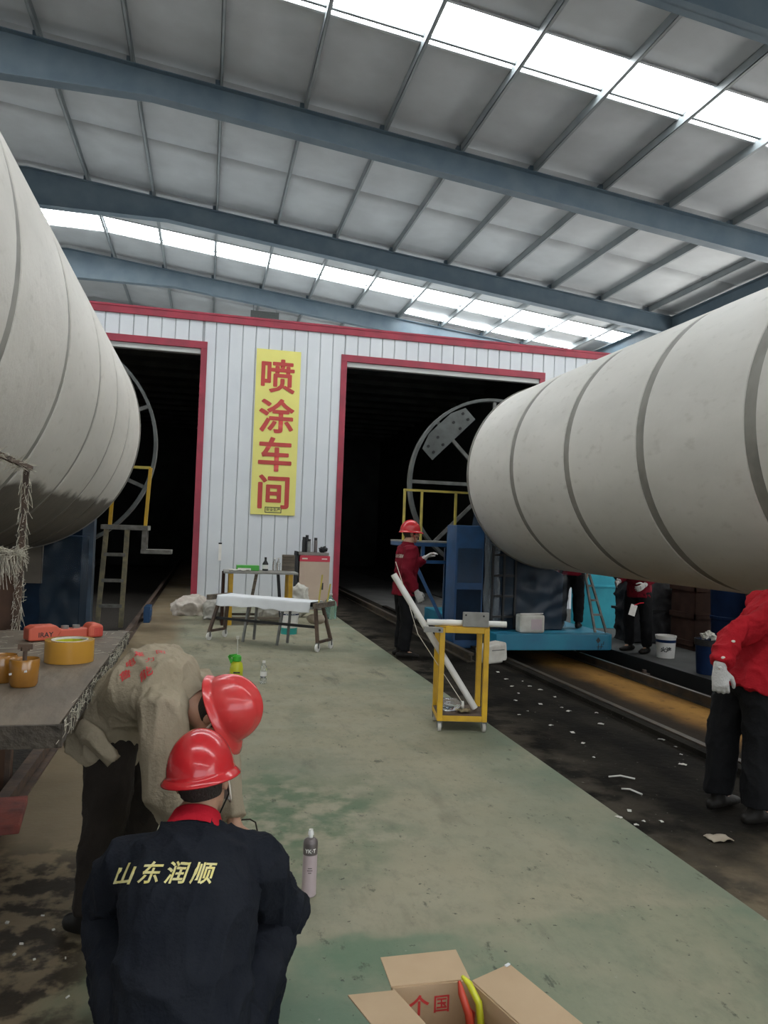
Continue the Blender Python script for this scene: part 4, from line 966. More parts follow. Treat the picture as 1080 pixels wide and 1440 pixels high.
o.grid(sheet, 48, 22, (0,0,.006)); tag(o.build('white_sheet', 'white_cloth', smooth=True), 'white sheet draped over the low rusty bench', 'sheet')
o = MB(WM[t.name]); o.ell((Lb-.12,-.02,.42),(.13,.12,.07)); tag(link('wooden_block', remesh(o, .02, 2, .012, 9), 'sand_tan', smooth=True), 'tan lump of filler hanging at the end of the low bench', 'block')
for i, (x, y, h_) in enumerate(((Lb-.13,.04,.42),(Lb-.02,.08,.30))):
    o = MB(WM[t.name]); o.bar((x,y,zt+.03),(x+.03,y+.02,zt+h_),.016,.016); tag(o.build('wooden_stick', 'yellow_pale'), ['taller thin upright stick at the end of the low bench','shorter thin upright stick at the end of the low bench'][i], 'stick', 'sticks at the bench end')

# white bucket with a teal base under the bench
bp = G(406,891)
t = thing('paint_bucket', 'white paint bucket with teal lower band under the low bench', 'bucket', (bp.x,bp.y,0))
L(t).lathe([(.01,.10),(.13,.10),(.15,.36),(.155,.36),(.155,.385),(.14,.385),(.12,.115),(.01,.115)], n=28).build('body', 'white_plastic', t, smooth='auto')
L(t).lathe([(.01,0),(.125,0),(.13,.10),(.01,.10)], n=28).build('lower_band', 'teal_plastic', t, smooth='auto')
p = L(t)
for k_ in range(5): p.lim(-.075+k_*.032,-.052+k_*.032,-.157,-.150,.308,.314)
p.build('label_print', 'white_cloth', t)
L(t).lathe([(.149,.30),(.152,.32),(.1475,.32),(.146,.30)], n=28, closed=True).build('blue_stripe', 'bin_blue', t)

# work table by the booth wall and what stands on it
t = thing('work_table', 'cluttered grey work table with yellow legs by the booth wall', 'table', (.95,12.95,0))
tx0, tx1, ty0, ty1, tz = .32,1.55,12.62,13.30,.86
MB().grid(lambda u, v: (tx0+(tx1-tx0)*u, ty0+(ty1-ty0)*v, tz+.008*noise.noise(V((u*6,v*4,2)))), 16, 8, (0,0,.03)).build('tabletop', 'grey_plate', t)
for x, m_ in ((tx0+.12,'yellow_paint'),(tx1-.12,'yellow_paint')):
    MB().lim(x-.035,x+.035,ty0+.04,ty0+.11,0,tz).build('leg', m_, t); MB().lim(x-.035,x+.035,ty1-.11,ty1-.04,0,tz).build('leg', m_, t)
MB().bar((.72,12.7,.0),(.86,12.75,tz),.05,.05).build('strut', 'wood_old', t); MB().bar((1.30,12.7,.0),(1.22,12.75,tz),.05,.05).build('strut', 'black', t)
for a, b in (((tx0+.12,ty0+.07),(tx1-.12,ty0+.07)),((tx0+.12,ty1-.07),(tx1-.12,ty1-.07))): MB().bar((a[0],a[1],.12),(b[0],b[1],.12),.04,.04).build('stretcher', 'wood_old', t)
MB().lim(tx0-.02,tx0+.02,ty0,ty1,.0,tz).build('side_board', 'bin_brown', t)
tb = tz+.04
def bottle(name, label, x, y, z, prof, m, cap=None, cm='black', group=None, cat='bottle', lab=None):
    o = thing(name, label, cat, (x,y,z), group=group); L(o).lathe(prof, n=20).build('body', m, o, smooth='auto')
    if cap: L(o).lathe(cap, n=16).build('cap', cm, o, smooth='auto')
    if lab: L(o).lathe(lab[0], n=20, closed=True).build('label_band', lab[1], o, smooth='auto')
    return o
bottle('bottle', 'small dark bottle with white label on the cluttered work table', 1.02,13.0,tb, [(.01,0),(.05,0),(.05,.12),(.02,.17),(.018,.2),(.01,.2)], 'black', [(.02,.2),(.02,.23),(.01,.23)], 'black', lab=([(.051,.03),(.051,.10),(.049,.10),(.049,.03)],'white_plastic'))
for x in (1.18,1.25): bottle('bottle', 'clear plastic bottle on the cluttered work table', x,13.05,tb, [(.01,0),(.033,0),(.033,.13),(.014,.18),(.012,.2)], 'clear', [(.015,.2),(.015,.22),(.01,.22)], 'white_plastic', group='clear bottles on the work table')
tag(MB().box((1.42,13.08,tb+.14),(.22,.05,.28)).box((1.42,13.05,tb+.25),(.18,.02,.03)).build('wood_block', 'wood_old', bevel=.006), 'brown wooden block standing at the end of the work table', 'block')
o = thing('carton', 'flat green carton lying on the cluttered work table', 'box', (.72,13.0,tb))
L(o).lim(-.19,.19,-.10,.10,0,.085).build('box', 'green_plastic', o, bevel=.004); L(o).lim(-.17,.05,-.103,-.10,.0,.04).build('white_panel', 'white_plastic', o)
tag(MB().grid(lambda u, v: (.40+.34*u, 12.68+.16*v, tb+.012+.02*noise.noise(V((u*5,v*4,6)))), 12, 8, (0,0,.01)).build('rag', 'dirty_white', smooth=True), 'dirty white rag on the front of the work table', 'rag')
o = MB(); o.lim(.27,.33,15.86,15.90,.92,1.26); o = o.build('white_bottle', 'white_plastic'); tag(o, 'small white bottle with black top by the booth wall', 'box'); MB().lim(.265,.335,15.855,15.90,1.26,1.29).build('top_cap', 'black', o)  # bottle shaped as a thin box and held at the booth wall
MB().lim(.28,.32,15.9,15.985,1.0,1.1).build('mount', 'black', o)
# film and bags under the table
for i, (x, y, r, h_, lb_) in enumerate(((1.12,13.0,.24,.34,'crumpled pale plastic sack under the work table'),(1.75,13.9,.20,.62,'tall pale plastic sack between work table and carton'))):
    m_ = MB(); m_.ell((x,y,h_*.5),(r,r*.8,h_*.52)); tag(link('plastic_sack', remesh(m_, .025, 2, .035, 6, seed=i*9), 'dirty_white', smooth=True), lb_, 'sack')
# tall carton beside the table, with a tray of bottles
t = thing('tall_carton', 'tall tan carton with a red top band by the booth door', 'box', (2.17,15.25,0))
L(t).lim(-.305,.305,-.2,.2,0,1.10).build('box', mat('carton_tan', (.56,.43,.33), (.52,.39,.30), ns=3), t, bevel=.006)
L(t).lim(-.308,.308,-.204,.204,.985,1.102).build('red_band', mat('carton_red', (.58,.05,.08), rough=.6), t, bevel=.004)
for x in (-.2,.2): L(t).lim(x-.06,x+.05,-.2065,-.204,1.03,1.055).build('white_print', 'strap_white', t)
L(t).lim(.15,.19,-.207,-.2,.42,.56).build('hand_hole', 'ink', t)
tag(MB().lim(1.84,2.46,15.08,15.42,1.112,1.135).lim(1.84,2.46,15.08,15.095,1.13,1.17).lim(1.84,2.46,15.405,15.42,1.13,1.17).build('tray', 'grey_plate'), 'grey tray on top of the tall carton', 'tray')
for i, (x, y, h_, m_) in enumerate(((1.96,15.25,.34,'black'),(2.03,15.32,.38,'bin_grey'),(2.06,15.2,.30,'grey_metal'),(2.20,15.24,.33,'can_grey'))):
    bottle('flask', ['slim black flask on the tall carton','tall charcoal flask behind the others on the tall carton','grey steel flask on the tall carton','brushed steel flask with black lid on the tall carton'][i], x,y,1.136, [(.01,0),(.037,0),(.037,h_*.8),(.03,h_*.85),(.01,h_*.85)], m_, [(.032,h_*.85),(.032,h_),(.01,h_)], 'black', cat='flask')
m_ = MB(); m_.ell((2.36,15.25,1.235),(.09,.08,.06)); tag(link('rag', remesh(m_, .012, 1, .022, 16), 'bin_grey', smooth=True), 'crumpled dark rag on the tall carton', 'rag')
tag(MB().lim(1.80,1.835,15.05,15.5,0,1.18).lim(1.795,1.84,15.05,15.5,1.1,1.14).build('board', 'bin_grey'), 'dark narrow board leaning against the tall carton', 'board')
bottle('water_jug', 'large green tinted water bottle by the red door frame', 2.30,13.75,0, [(.01,0),(.12,0),(.125,.02),(.125,.26),(.12,.30),(.06,.36),(.035,.39),(.035,.43),(.01,.43)], 'clear_green', [(.04,.43),(.04,.46),(.01,.46)], 'white_plastic')
for i, (u, v, rx, ry, rz_, mm) in enumerate(((268,866,.34,.28,.20,'sack'),(304,872,.24,.22,.22,'dirty_white'))):
    c_ = G(u, v); m_ = MB(); m_.ell((c_.x,c_.y+.2,rz_*.72),(rx,ry,rz_)); m_.box((c_.x,c_.y+.2,.03),(rx*1.7,ry*1.6,.06))
    tag(link('cloth_sack', remesh(m_, .022, 2, .045, 4.5, seed=i*5+2), mm, smooth=True), ['slumped tan cloth sack by the left booth door','slumped white cloth sack beside the tan sack'][i], 'sack')

# floor things in the aisle
c_ = G(332,953)
t = thing('pressure_sprayer', 'small lime and green pump sprayer standing on the floor', 'sprayer', (c_.x,c_.y,0))
L(t).lathe([(.01,0),(.065,0),(.07,.02),(.072,.10),(.06,.16),(.03,.19),(.01,.19)], n=24).build('tank', 'lime_plastic', t, smooth=True)
L(t).lathe([(.034,.175),(.05,.185),(.05,.23),(.03,.25),(.01,.25)], n=24).build('collar', 'green_plastic', t, smooth='auto')
L(t).bar((-.05,0,.16),(-.085,0,.24),.03,.025).bar((-.085,0,.235),(.0,0,.245),.03,.025).build('handle', 'green_plastic', t)
L(t).cyl((0,0,.25),(0,0,.43),.006,8).build('pump_rod', 'dirty_white', t); L(t).cyl((-.0,0,.42),(0,0,.45),.018,10).build('pump_knob', 'dirty_white', t)
L(t).lim(-.035,.035,-.0745,-.070,.06,.075).build('label_mark', 'ink', t)
c_ = G(370,961)
bottle('water_bottle', 'small clear water bottle standing alone on the aisle floor', c_.x,c_.y,0, [(.01,0),(.032,0),(.034,.01),(.034,.05),(.030,.06),(.034,.07),(.034,.15),(.028,.18),(.014,.205),(.012,.22),(.01,.22)], 'clear', [(.016,.215),(.016,.238),(.01,.238)], 'white_plastic', lab=([(.035,.08),(.035,.125),(.033,.125),(.033,.08)],'white_plastic'))
c_ = G(434,1258)
t = thing('aerosol_can', 'pink and grey aerosol can with white nozzle on the green floor', 'can', (c_.x,c_.y,0))
L(t).lathe([(.01,0),(.030,0),(.033,.004),(.033,.008),(.0325,.012),(.0325,.185),(.01,.185)], n=28).build('body', 'label_pink', t, smooth='auto')
L(t).lathe([(.033,.185),(.033,.235),(.030,.245),(.016,.255),(.01,.256)], n=28).build('shoulder', 'can_grey', t, smooth='auto')
L(t).lathe([(.010,.254),(.010,.268),(.014,.269),(.013,.280),(.008,.292),(.01,.292)], n=16).build('nozzle', 'white_plastic', t, smooth='auto')
me = text_mesh('YK·T', .024, .0006); 
for v in me.vertices:
    a = v.co.x/.0335 - .12; v.co = V((.0338*math.sin(a), -.0338*math.cos(a), .205+v.co.y))
me.transform(WM[t.name]); to_parent(me, t); link('lettering', me, 'white_plastic', t)
p = L(t)
for z_, w_ in ((.128,.020),(.118,.026),(.108,.016)): p.prism([(.0332*math.sin(a_), -.0332*math.cos(a_), z_) for a_ in (-.12-w_*14,-.12-w_*7,-.12,-.12+w_*7,-.12+w_*14)] + [(.0332*math.sin(a_), -.0332*math.cos(a_), z_+.004) for a_ in (-.12+w_*14,-.12+w_*7,-.12,-.12-w_*7,-.12-w_*14)], (0,.0004,0))
p.build('small_print', 'can_grey', t)

# wire handled pail the crouching worker reaches over
c_ = G(336,1153,.315); c_.z = 0
t = thing('pail', 'translucent pail with a bent wire handle before the crouching worker', 'pail', c_)
L(t).lathe([(.01,0),(.085,0),(.10,.17),(.107,.17),(.107,.18),(.097,.18),(.082,.008),(.01,.008)], n=26).build('body', mat('milky', (.72,.74,.72), rough=.3, trans=.3), t, smooth='auto')
L(t).tube([(-.10,0,.17),(-.095,0,.24),(-.075,0,.30),(-.05,0,.315),(.05,0,.315),(.075,0,.30),(.09,0,.24),(.10,0,.17)], .0035, 8).build('wire_handle', 'trouser_dark', t, smooth=True)
m_ = MB(); m_.ell((.02,0,.185),(.06,.06,.03)); mm = remesh(m_, .008, 1, .012, 20); mm.transform(Matrix.Identity(4)); link('white_rag', mm, 'white_cloth', t, smooth=True)

# cardboard carton in the foreground
t = thing('open_carton', 'open cardboard carton with red printing on the near floor', 'box', (.92,2.22,0))
WM[t.name] = Matrix.Identity(4); hz = .30
C1, C2 = G(550,1389,hz), G(661,1378,hz); dn = (G(735,1440,hz)-G(664,1376,hz)).normalized(); dn.z = 0
C3, C4 = C2 + dn*.34, C1 + dn*.34; ctr = (C1+C2+C3+C4)/4
t.location = (ctr.x, ctr.y, 0); WM[t.name] = Matrix.Translation((ctr.x,ctr.y,0))
th_ = .005; dz = V((0,0,-hz+.004))
def wallp(a, b, inn): return [a, b, b+inn*th_, a+inn*th_]
xr = (C2-C1).normalized()
for a, b, inn in ((C1,C2,dn),(C2,C3,-xr),(C4,C3,-dn),(C1,C4,xr)):
    MB().prism(wallp(a, b, inn), dz).build('side_wall', 'cardboard', t)
MB().prism([C1+V((0,0,-hz+.002)),C2+V((0,0,-hz+.002)),C3+V((0,0,-hz+.002)),C4+V((0,0,-hz+.002))], (0,0,.004)).build('bottom', 'cardboard_in', t)
def flap(pts): MB().prism(pts, (0,0,.004)).build('flap', 'cardboard', t)
flap([C1, C2, G(641,1337,hz+.015), G(535,1348,hz+.015)])
flap([C2+dn*.01, C2+dn*.34, C2+dn*.34 + (G(716,1357,hz+.03)-C2), G(716,1357,hz+.03)])
e1_ = G(489,1401,hz-.02); flap([C1+dn*.02, C1+dn*.34, e1_+dn*.33, e1_])
flap([C3, C4, C4+dn*.11+V((0,0,-.04)), C3+dn*.11+V((0,0,-.04))])
xd = (C2-C1).normalized(); fo = C1 + dn*(th_+.0006)
me = text_mesh('国', .055, .0008); me.transform(basis(fo + xd*.155 + V((0,0,-.062)), xd, (0,0,1))); to_parent(me, t); link('lettering', me, 'print_red', t)
me = text_mesh('个', .062, .0016); me.transform(basis(fo + xd*.085 + V((0,0,-.062)), xd, (0,0,1))); to_parent(me, t); link('lettering', me, 'print_red', t)
MB().box(C2+dn*.012-xd*.006+V((0,0,-.10)), (.004,.05,.05), Matrix.Rotation(math.atan2(dn.y,dn.x)-PI/2,3,'Z')).build('red_print', 'print_red', t)
MB().box(G(716,1357,hz+.03)+V((-.01,-.01,.007)), (.018,.008,.004), Matrix.Rotation(.5,3,'Z')).build('white_tape', 'white_cloth', t)
pl = thing('pliers', 'pliers with one yellow and one red handle standing in the cardboard carton', 'tool', C2 - xd*.045 + dn*.05 + V((0,0,-hz+.006)))
q0 = C2 - xd*.045 + dn*.05
MB().tube([q0+V((-.01,0,.04)), q0+V((.006,-.01,.025)), q0+xd*.03+V((0,-.03,-.02)), q0+xd*.035+V((0,-.045,-.08)), q0+xd*.02+V((0,-.05,-.15)), q0+V((0,-.05,-.26))], [.006,.010,.011,.011,.010,.007], 12, dome=True).build('yellow_handle', 'lime_plastic', pl, smooth=True)
MB().tube([q0-xd*.02+V((0,0,.025)), q0-xd*.016+V((0,-.01,.0)), q0+xd*.0+V((0,-.03,-.05)), q0+xd*.008+V((0,-.045,-.12)), q0+V((0,-.045,-.27))], [.006,.011,.012,.011,.007], 12, dome=True).build('red_handle', 'orange_toy', pl, smooth=True)
MB().tube([q0+V((0,-.05,-.25)), q0+V((.0,-.05,-.29))], [.014,.008], 10).build('jaws', 'grey_metal', pl)

# ------------------------------------------------------------------ plank table at the left and what lies on it
TZ = 1.0; tx = -.43; y0, y1 = 2.57, 4.72
t = thing('plank_table', 'long dirty plank table with frayed edges beside the dirty tank', 'table', (-1.1,3.6,0))
for i, (a, b) in enumerate(((-1.72,-1.295),(-1.29,-.865),(-.86,tx))):
    MB().grid(lambda u, v, a=a, b=b: (a+(b-a)*u, y0+(y1-y0)*v, TZ-.0725+.002*noise.noise(V((u*3,v*8,i)))), 6, 20, (0,0,.07)).build('plank', 'table_top', t)
MB().grid(lambda u, v: (-1.73+(tx+.012+1.73)*u, y0-.014+.006*noise.noise(V((u*30,v*4,1))), TZ-.075+.072*v), 60, 4, (0,.013,0)).build('front_edging', 'table_edge', t)
MB().grid(lambda u, v: (tx+.002+.010*noise.noise(V((u*40,v*4,5)))+.006, y0-.01+(y1-y0)*u, TZ-.075+.072*v), 90, 4, (-.002,0,0)).build('side_edging', 'table_edge', t)
random.seed(5); fb_ = MB()
for i in range(420):
    yy = y0 + (y1-y0)*random.random(); p_ = V((tx+.008, yy, TZ-random.random()*.03))
    q_ = p_ + V((random.uniform(-.02,.012), random.uniform(-.10,.10), random.uniform(-.06,.012))); fb_.tube([p_, p_.lerp(q_,.5)+V((random.uniform(0,.008),0,random.uniform(-.01,.01))), q_], .0009, 3)
for i in range(150):
    p_ = V((random.uniform(-1.6,tx), random.uniform(3.9,y1), TZ+.002)); a = random.random()*PI*2; l_ = random.uniform(.03,.10)
    fb_.tube([p_, p_+V((math.cos(a)*l_, math.sin(a)*l_, random.uniform(0,.006)))], .0009, 3)
o = fb_.build('frayed_fibres', 'fibre', t); o['kind'] = 'stuff'
for x in (-1.6,-1.2):
    for y in (2.85,4.5): MB().lim(x-.03,x+.03,y-.03,y+.03,PZ,TZ-.07).build('leg', 'rust', t)
MB().lim(-1.63,-1.17,2.82,2.88,TZ-.13,TZ-.07).lim(-1.63,-1.17,4.47,4.53,TZ-.13,TZ-.07).build('cross_beam', 'rust', t)
# tape, cups, coral tool
c_ = G(97,929,TZ)
t = thing('packing_tape', 'thick roll of amber packing tape lying flat on the plank table', 'tape', c_)
L(t).lathe([(.080,0),(.108,0),(.108,.098),(.080,.098)], n=48, closed=True).build('roll', 'tape', t, smooth='auto'); L(t).lathe([(.074,0),(.080,0),(.080,.099),(.074,.099)], n=48, closed=True).build('core', 'white_plastic', t, smooth='auto')
L(t).lathe([(.0735,.065),(.0742,.065),(.0742,.09),(.0735,.09)], n=12, closed=True).build('core_print', 'lime_plastic', t)
for i, (u, v, lb_) in enumerate(((33,964,'amber resin cup with a bolt standing in it on the plank table'),(2,958,'amber resin cup with a dark side beside the bolt cup'))):
    c_ = G(u, v, TZ); t = thing('resin_cup', lb_, 'cup', c_)
    L(t).lathe([(.01,0),(.046,0),(.052,.012),(.055,.10),(.052,.105),(.047,.10),(.044,.085),(.01,.085)], n=28).build('cup', 'amber', t, smooth='auto')
    if i == 0:
        L(t).lathe([(.008,.086),(.008,.135),(.01,.135)], n=10).build('bolt_stem', 'rust', t); L(t).cyl((0,0,.135),(0,0,.15),.017,6).build('bolt_head', 'rust', t); L(t).bar((-.026,0,.15),(.026,0,.15),.02,.012).build('wing_nut', 'rust', t)
        L(t).bar((-.045,-.035,.05),(.02,-.053,.065),.008,.004).build('white_streak', 'white_plastic', t)  # thin white bar set on the front of the cup
    else: L(t).ell((-.03,-.03,.05),(.022,.026,.03)).build('dark_plug', 'black', t, smooth=True)
a_, b_ = G(40,903,TZ), G(145,896,TZ); an_ = math.atan2(b_.y-a_.y, b_.x-a_.x); ln = (b_-a_).length
t = thing('coral_tool', 'long coral plastic tool body with black print lying on the plank table', 'tool', a_+V((0,0,.002)), an_)
L(t).prism([(0,0,0),(.135*ln/.37,0,0),(.16*ln/.37,0,.05),(.13*ln/.37,0,.078),(.03,0,.078),(0,0,.065)], (0,.10,0)).build('head_block', 'coral', t, bevel=.008)
L(t).lim(.13,ln-.06,.015,.085,0,.052).build('bar', 'coral', t, bevel=.006)
L(t).prism([(ln-.085,-.005,0),(ln,-.005,0),(ln,-.005,.06),(ln-.02,-.005,.076),(ln-.065,-.005,.076),(ln-.085,-.005,.055)], (0,.105,0)).build('end_block', 'coral', t, bevel=.012)
for k in range(6): L(t).lim(ln-.05+k*.008,ln-.047+k*.008,-.0075,-.004,.008,.055).build('rib', 'print_red', t)
me = text_mesh('IRAY', .036, .0006); me.transform(basis((.085,-.0012,.03),(1,0,0),(0,0,1))); me.transform(WM[t.name]); to_parent(me, t); link('lettering', me, 'ink', t)
for k, x in enumerate((.20,.26)):
    L(t).cyl((x,.05,.052),(x,.05,.068),.02,16).build('knob', 'grey_plate', t)
# fibre covered rack behind the table
t = thing('fibre_rack', 'post and rail rack matted with pale glass fibres behind the plank table', 'rack', (-1.13,4.95,0))
top = P(38,657,4.85); px_ = top.x
MB().bar((px_-.03,4.85,PZ),(px_,4.85,top.z),.03,.03).build('post', 'rust', t); MB().bar((px_+.02,4.86,top.z-.005),(px_+.05,3.75,top.z+.01),.025,.025).build('top_rail', 'rust', t)
zb_ = P(20,800,4.8).z; MB().lim(px_-.52,px_+.0,4.70,4.80,zb_-.02,zb_+.10).build('cross_board', 'wood_old', t)
MB().lim(px_-.13,px_-.03,4.90,5.0,PZ,zb_+.05).build('wooden_post', mat('post_brown', (.13,.065,.035), (.08,.04,.025), ns=6), t)
MB().lim(px_-.52,px_-.42,4.75,4.85,PZ,zb_-.02).build('wooden_post', 'post_brown', t)
fb_ = MB(); random.seed(9)
def strands(n, gen, r=.0013):
    for i in range(n):
        p_, d_ = gen(); fb_.tube([p_, p_+d_*.5+V((random.uniform(-.01,.01),random.uniform(-.01,.01),0)), p_+d_], r, 3)
strands(330, lambda: ((lambda f: V((px_-.03+.03*f+random.uniform(-.02,.02), 4.85+random.uniform(-.025,.02), top.z*f)))(random.uniform(.45,1)), V((random.uniform(-.03,.03), random.uniform(-.03,.03), random.uniform(-.13,.03)))))
strands(200, lambda: ((lambda f: V((px_+.05*f, 4.85-1.1*f, top.z+random.uniform(-.01,.02))))(random.random()), V((random.uniform(-.06,.06), random.uniform(-.05,.02), random.uniform(-.05,.04)))))
strands(1300, lambda: (V((px_+random.uniform(-.5,.015), 4.70+random.uniform(-.02,.1), zb_+.10+random.uniform(-.02,.012))), V((random.uniform(-.07,.07), random.uniform(-.07,.05), random.uniform(-.045,.035)))))
strands(40, lambda: (V((px_+random.uniform(-.15,.01), 4.69, zb_+.08)), V((random.uniform(-.01,.05), random.uniform(-.03,.0), random.uniform(-.2,-.08)))))
o = fb_.build('glass_fibres', 'fibre', t); o['kind'] = 'stuff'
# boards by the left rail
c_ = G(12,1172,.13)
o = MB(); R_ = Matrix.Rotation(.12,3,'Z'); o.box((-1.12,4.12,.145),(.56,.42,.045), R_); tag(o.build('red_board', 'red_board', bevel=.006), 'flaking red painted board lying across the rusty rail', 'board')
o = MB(); o.box((-1.3,3.75,.05),(.5,.16,.12)); 
tag(MB().bar((-1.36,2.9,-.13),(-1.36,5.9,-.13),.14,.13).build('timber_beam', mat('yellow_timber', (.36,.25,.11), (.25,.17,.08), rough=.8, ns=5, stretch=(6,1,6))), 'long yellowish timber beam lying beside the rusty rail', 'beam')

# ------------------------------------------------------------------ beyond the pit
for i, (u, v, lb_) in enumerate(((716,934,'dirty white cut plastic jug lying by the pit edge'),)):
    c_ = G(u, v); t = thing('plastic_jug', lb_, 'jug', (3.72,9.05,0), .4)
    L(t).prism([(-.17,0,.0),(.15,0,.0),(.19,0,.05),(.17,0,.27),(-.10,0,.24),(-.2,0,.2)], (0,.22,0)).build('body', 'dirty_white', t, bevel=.03); L(t).lim(-.10,.12,-.004,.0,.17,.18).build('crease', 'grey_metal', t)
c_ = G(753,885,DKT)
t = thing('plastic_jug', 'white plastic jug with faint pink print standing on the cyan deck', 'jug', (4.62,10.06,DKT), -.05)
L(t).lim(-.19,.19,-.1,.1,0,.26).build('body', 'dirty_white', t, bevel=.03); L(t).lim(-.02,.14,-.103,-.1,.05,.2).build('pink_print', 'label_pink', t); L(t).bar((-.15,0,.265),(.19,-.02,.275),.012,.01).build('handle', 'white_plastic', t)
# cyan panel, small ladder
t = tag(MB().lim(6.62,7.75,12.6,12.66,0,1.36).lim(6.62,7.75,12.58,12.60,.76,.80).build('cyan_panel', 'cyan_paint', bevel=.004), 'bright cyan metal panel behind the worker on the blue deck', 'panel')
t = thing('step_ladder', 'narrow dark step ladder standing at the end of the cyan deck', 'ladder', (5.9,10.2,DKT))
for a, b in (((5.62,9.98,DKT+.012),(5.55,10.2,1.12)),((5.80,9.98,DKT+.012),(5.62,10.2,1.12))): MB().bar(a, b, .03, .03).build('stile', 'weathered', t)
for f in (.3,.55,.8): MB().bar(V((5.62,9.98,DKT+.012)).lerp(V((5.55,10.2,1.12)),f), V((5.80,9.98,DKT+.012)).lerp(V((5.62,10.2,1.12)),f), .03, .03).build('rung', 'weathered', t)
# buckets and bins
c_ = G(934,927)
t = thing('paint_bucket', 'white paint bucket with black lettering beyond the pit', 'bucket', (c_.x+.12,c_.y+.15,0))
L(t).lathe([(.01,0),(.12,0),(.14,.29),(.147,.29),(.147,.315),(.135,.315),(.115,.01),(.01,.01)], n=28).build('body', 'white_plastic', t, smooth='auto')
L(t).lathe([(.137,.22),(.1395,.26),(.137,.26),(.134,.22)], n=28, closed=True).build('dark_band', 'bin_blue', t, smooth='auto')
me = text_mesh('火漆', .075, .003)
for v in me.vertices:
    a = v.co.x/.135 - .55; v.co = V((.1335*math.sin(a), -.1335*math.cos(a), .12+v.co.y))
me.transform(WM[t.name]); to_parent(me, t); link('lettering', me, 'ink', t)
c_ = G(988,950)
t = thing('trash_bin', 'blue bin heaped with pale scraps beyond the pit', 'bin', (c_.x+.18,c_.y+.12,0))
L(t).lathe([(.01,0),(.15,0),(.17,.40),(.18,.40),(.18,.425),(.16,.425),(.145,.012),(.01,.012)], n=28).build('body', 'bin_blue', t, smooth='auto')
L(t).lathe([(.181,.36),(.183,.44),(.178,.44),(.176,.36)], n=28, closed=True).build('grey_rim', 'bin_grey', t, smooth='auto')
random.seed(3); m_ = MB()
for k in range(26):
    a = random.random()*6.28; r_ = random.random()*.13; m_.box((math.cos(a)*r_, math.sin(a)*r_, .43+random.random()*.05+(.13-r_)*.3), (.06,.05,.02), Matrix.Rotation(random.random()*3,3,(random.random(),random.random(),.3)))
m_.M = WM[t.name]; o = m_.build('scraps', 'scrap', t); o['kind'] = 'stuff'
for nm, lb_, x, y, w_, d_, h_, m_ in (('cloth_bale','dark grey wrapped bale behind the tagged worker',7.15,11.1,.8,.6,1.15,'bin_grey'),('crate','dark brown crate between grey bale and navy bin',7.55,10.3,.5,.6,1.05,'bin_brown'),('large_bin','tall navy bin behind the heaped blue bin',7.45,9.35,.62,.62,1.12,'bin_blue'),('crate','dark brown crate behind the red jacket worker',7.55,8.45,.66,.66,1.1,'bin_brown'),('large_bin','tall navy bin at the far end by the red jacket worker',7.6,7.4,.62,.62,1.1,'bin_blue')):
    t = thing(nm, lb_, nm.split('_')[-1], (x,y,0))
    if 'bin' in nm:
        L(t).lathe([(.01,0),(w_*.44,0),(w_*.5,h_),(w_*.53,h_),(w_*.53,h_+.03),(w_*.48,h_+.03),(w_*.42,.02),(.01,.02)], n=28).build('body', m_, t, smooth='auto'); L(t).lathe([(w_*.48,h_*.5),(w_*.492,h_*.51),(w_*.492,h_*.54),(w_*.48,h_*.55)], n=28, closed=True).build('hoop', m_, t)
    elif nm == 'crate':
        L(t).lim(-w_/2,w_/2,-d_/2,d_/2,0,h_).build('box', m_, t, bevel=.01)
        for z in (.1,.5,.9): L(t).lim(-w_/2-.02,w_/2+.02,-d_/2-.02,-d_/2,z*h_-.04,z*h_+.04).build('slat', m_, t); L(t).lim(-w_/2-.02,-w_/2,-d_/2-.02,d_/2+.02,z*h_-.04,z*h_+.04).build('slat', m_, t)
    else:
        b_ = MB(); b_.box((x,y,h_/2),(w_,d_,h_)); link('bale', to_parent(remesh(b_, .04, 3, .04, 4), t), m_, t, smooth=True); L(t).lim(-w_/2-.03,w_/2+.03,-d_/2-.03,d_/2+.03,.5,.54).build('tie', 'black', t)
random.seed(12)
for i in range(9):
    x = 7.35+random.random()*.4; y = 8.2+random.random()*1.4; z = 1.13 if y < 8.85 else 1.16
    o = MB(); o.box((0,0,0),(random.uniform(.12,.5),random.uniform(.05,.12),.02), Matrix.Rotation(random.random()*.6,3,'Z')); o = o.build('offcut', 'scrap'); o.location = (x if y < 8.85 else 7.45, min(y,8.7) if y < 8.85 else 9.35, z-.0+.022*i if False else z+.021*i); tag(o, 'pale board offcut piled on the dark bins beyond the pit', 'offcut', 'offcuts on the dark bins')

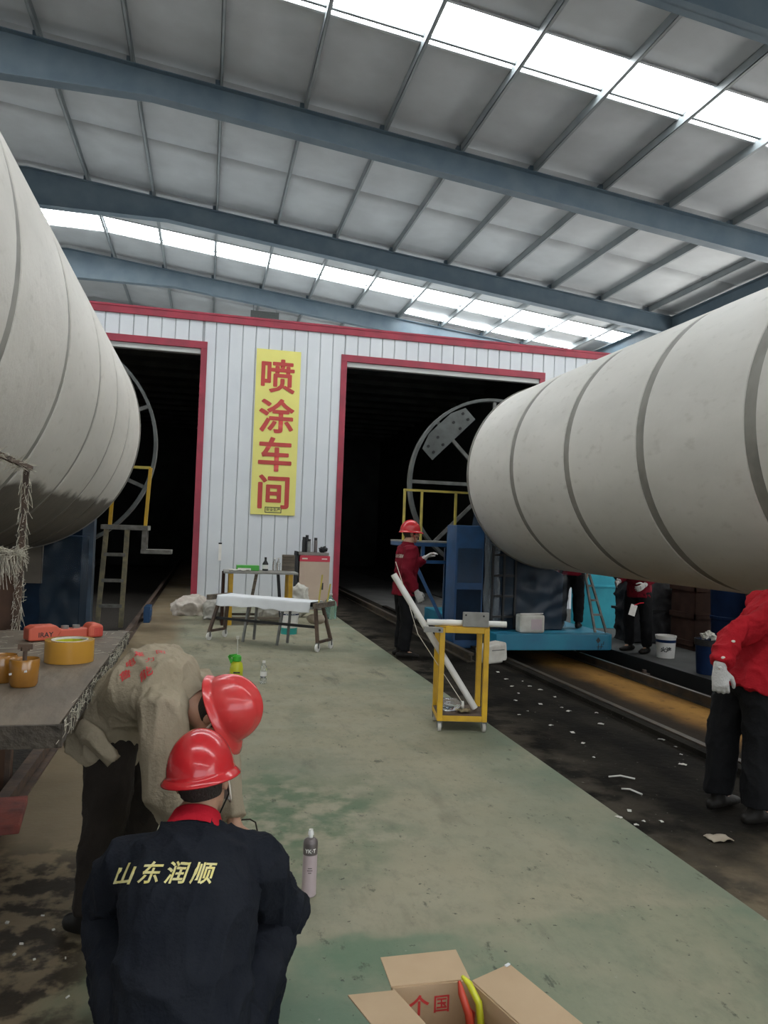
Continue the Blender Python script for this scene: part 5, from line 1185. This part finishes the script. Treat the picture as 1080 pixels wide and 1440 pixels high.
# ------------------------------------------------------------------ scraps on the stained floor
random.seed(21)
SC = [(735,958),(745,965),(729,975),(760,970),(780,980),(742,1000),(775,1020),(805,1030),(730,1005),(760,990),(800,1000),(835,1065),(820,1045),(930,1040),(950,1050),(985,1060),(870,1150),(885,1140),(905,1155),(930,1155),(895,1160),(700,945),(712,955),(720,965),(725,985),(790,995),(845,1018),(865,1002),(960,1075),(1000,1085)]
for i, (u, v) in enumerate(SC):
    c_ = G(u, v); l_ = random.uniform(.012,.035); o = MB()
    o.grid(lambda a, b: ((a-.5)*l_*1.6, (b-.5)*l_, .004+.010*abs(noise.noise(V((a*3+i,b*3,i))))), 4, 3, (0,0,.002)); o = o.build('paper_scrap', 'scrap'); o.location = (c_.x,c_.y,0 if c_.x < 2.48 else -.004); o.rotation_euler = (0,0,random.random()*6)
    if PX0-.1 < c_.x < PX1: o.location.x = PX0-.14-random.random()*.2
    tag(o, 'small pale scrap on the black stained floor by the pit', 'scrap', 'scraps on the stained floor')
for i, (a, b) in enumerate((((856,1093),(893,1096)),((874,1110),(903,1118)))):
    p_, q_ = G(*a), G(*b); o = MB(); o.tube([p_+V((0,0,.004)), p_.lerp(q_,.5)+V((0,.02,.012)), q_+V((0,0,.004))], .006, 6); tag(o.build('fibre_strand', 'scrap', smooth=True), ['long pale strand lying on the black stained floor','short bent pale strand beside the long strand'][i], 'strand')
for i, (u, v) in enumerate(((60,1290),(75,1310),(20,1345),(48,1352),(92,1350),(95,1405),(10,1300),(30,1330))):
    c_ = G(u, v); o = MB(); o.box((0,0,.006),(random.uniform(.005,.014),random.uniform(.005,.011),.006), Matrix.Rotation(random.random(),3,'X')); o = o.build('chip', 'scrap'); o.location = (c_.x,c_.y,.002); o.rotation_euler = (0,0,random.random()*6); tag(o, 'tiny pale chip in the dark dirt under the plank table', 'chip', 'chips in the dirt')
o = MB(); c_ = G(1030,1172); o.grid(lambda a, b: ((a-.5)*.13, (b-.5)*.09, .006+.02*abs(noise.noise(V((a*2,b*2,4))))), 6, 5, (0,0,.004)); o = o.build('paper_scrap', 'sand_tan', smooth=True); o.location = (2.86,3.66,-.004); tag(o, 'crumpled tan paper scrap by the red jacket worker feet', 'scrap')
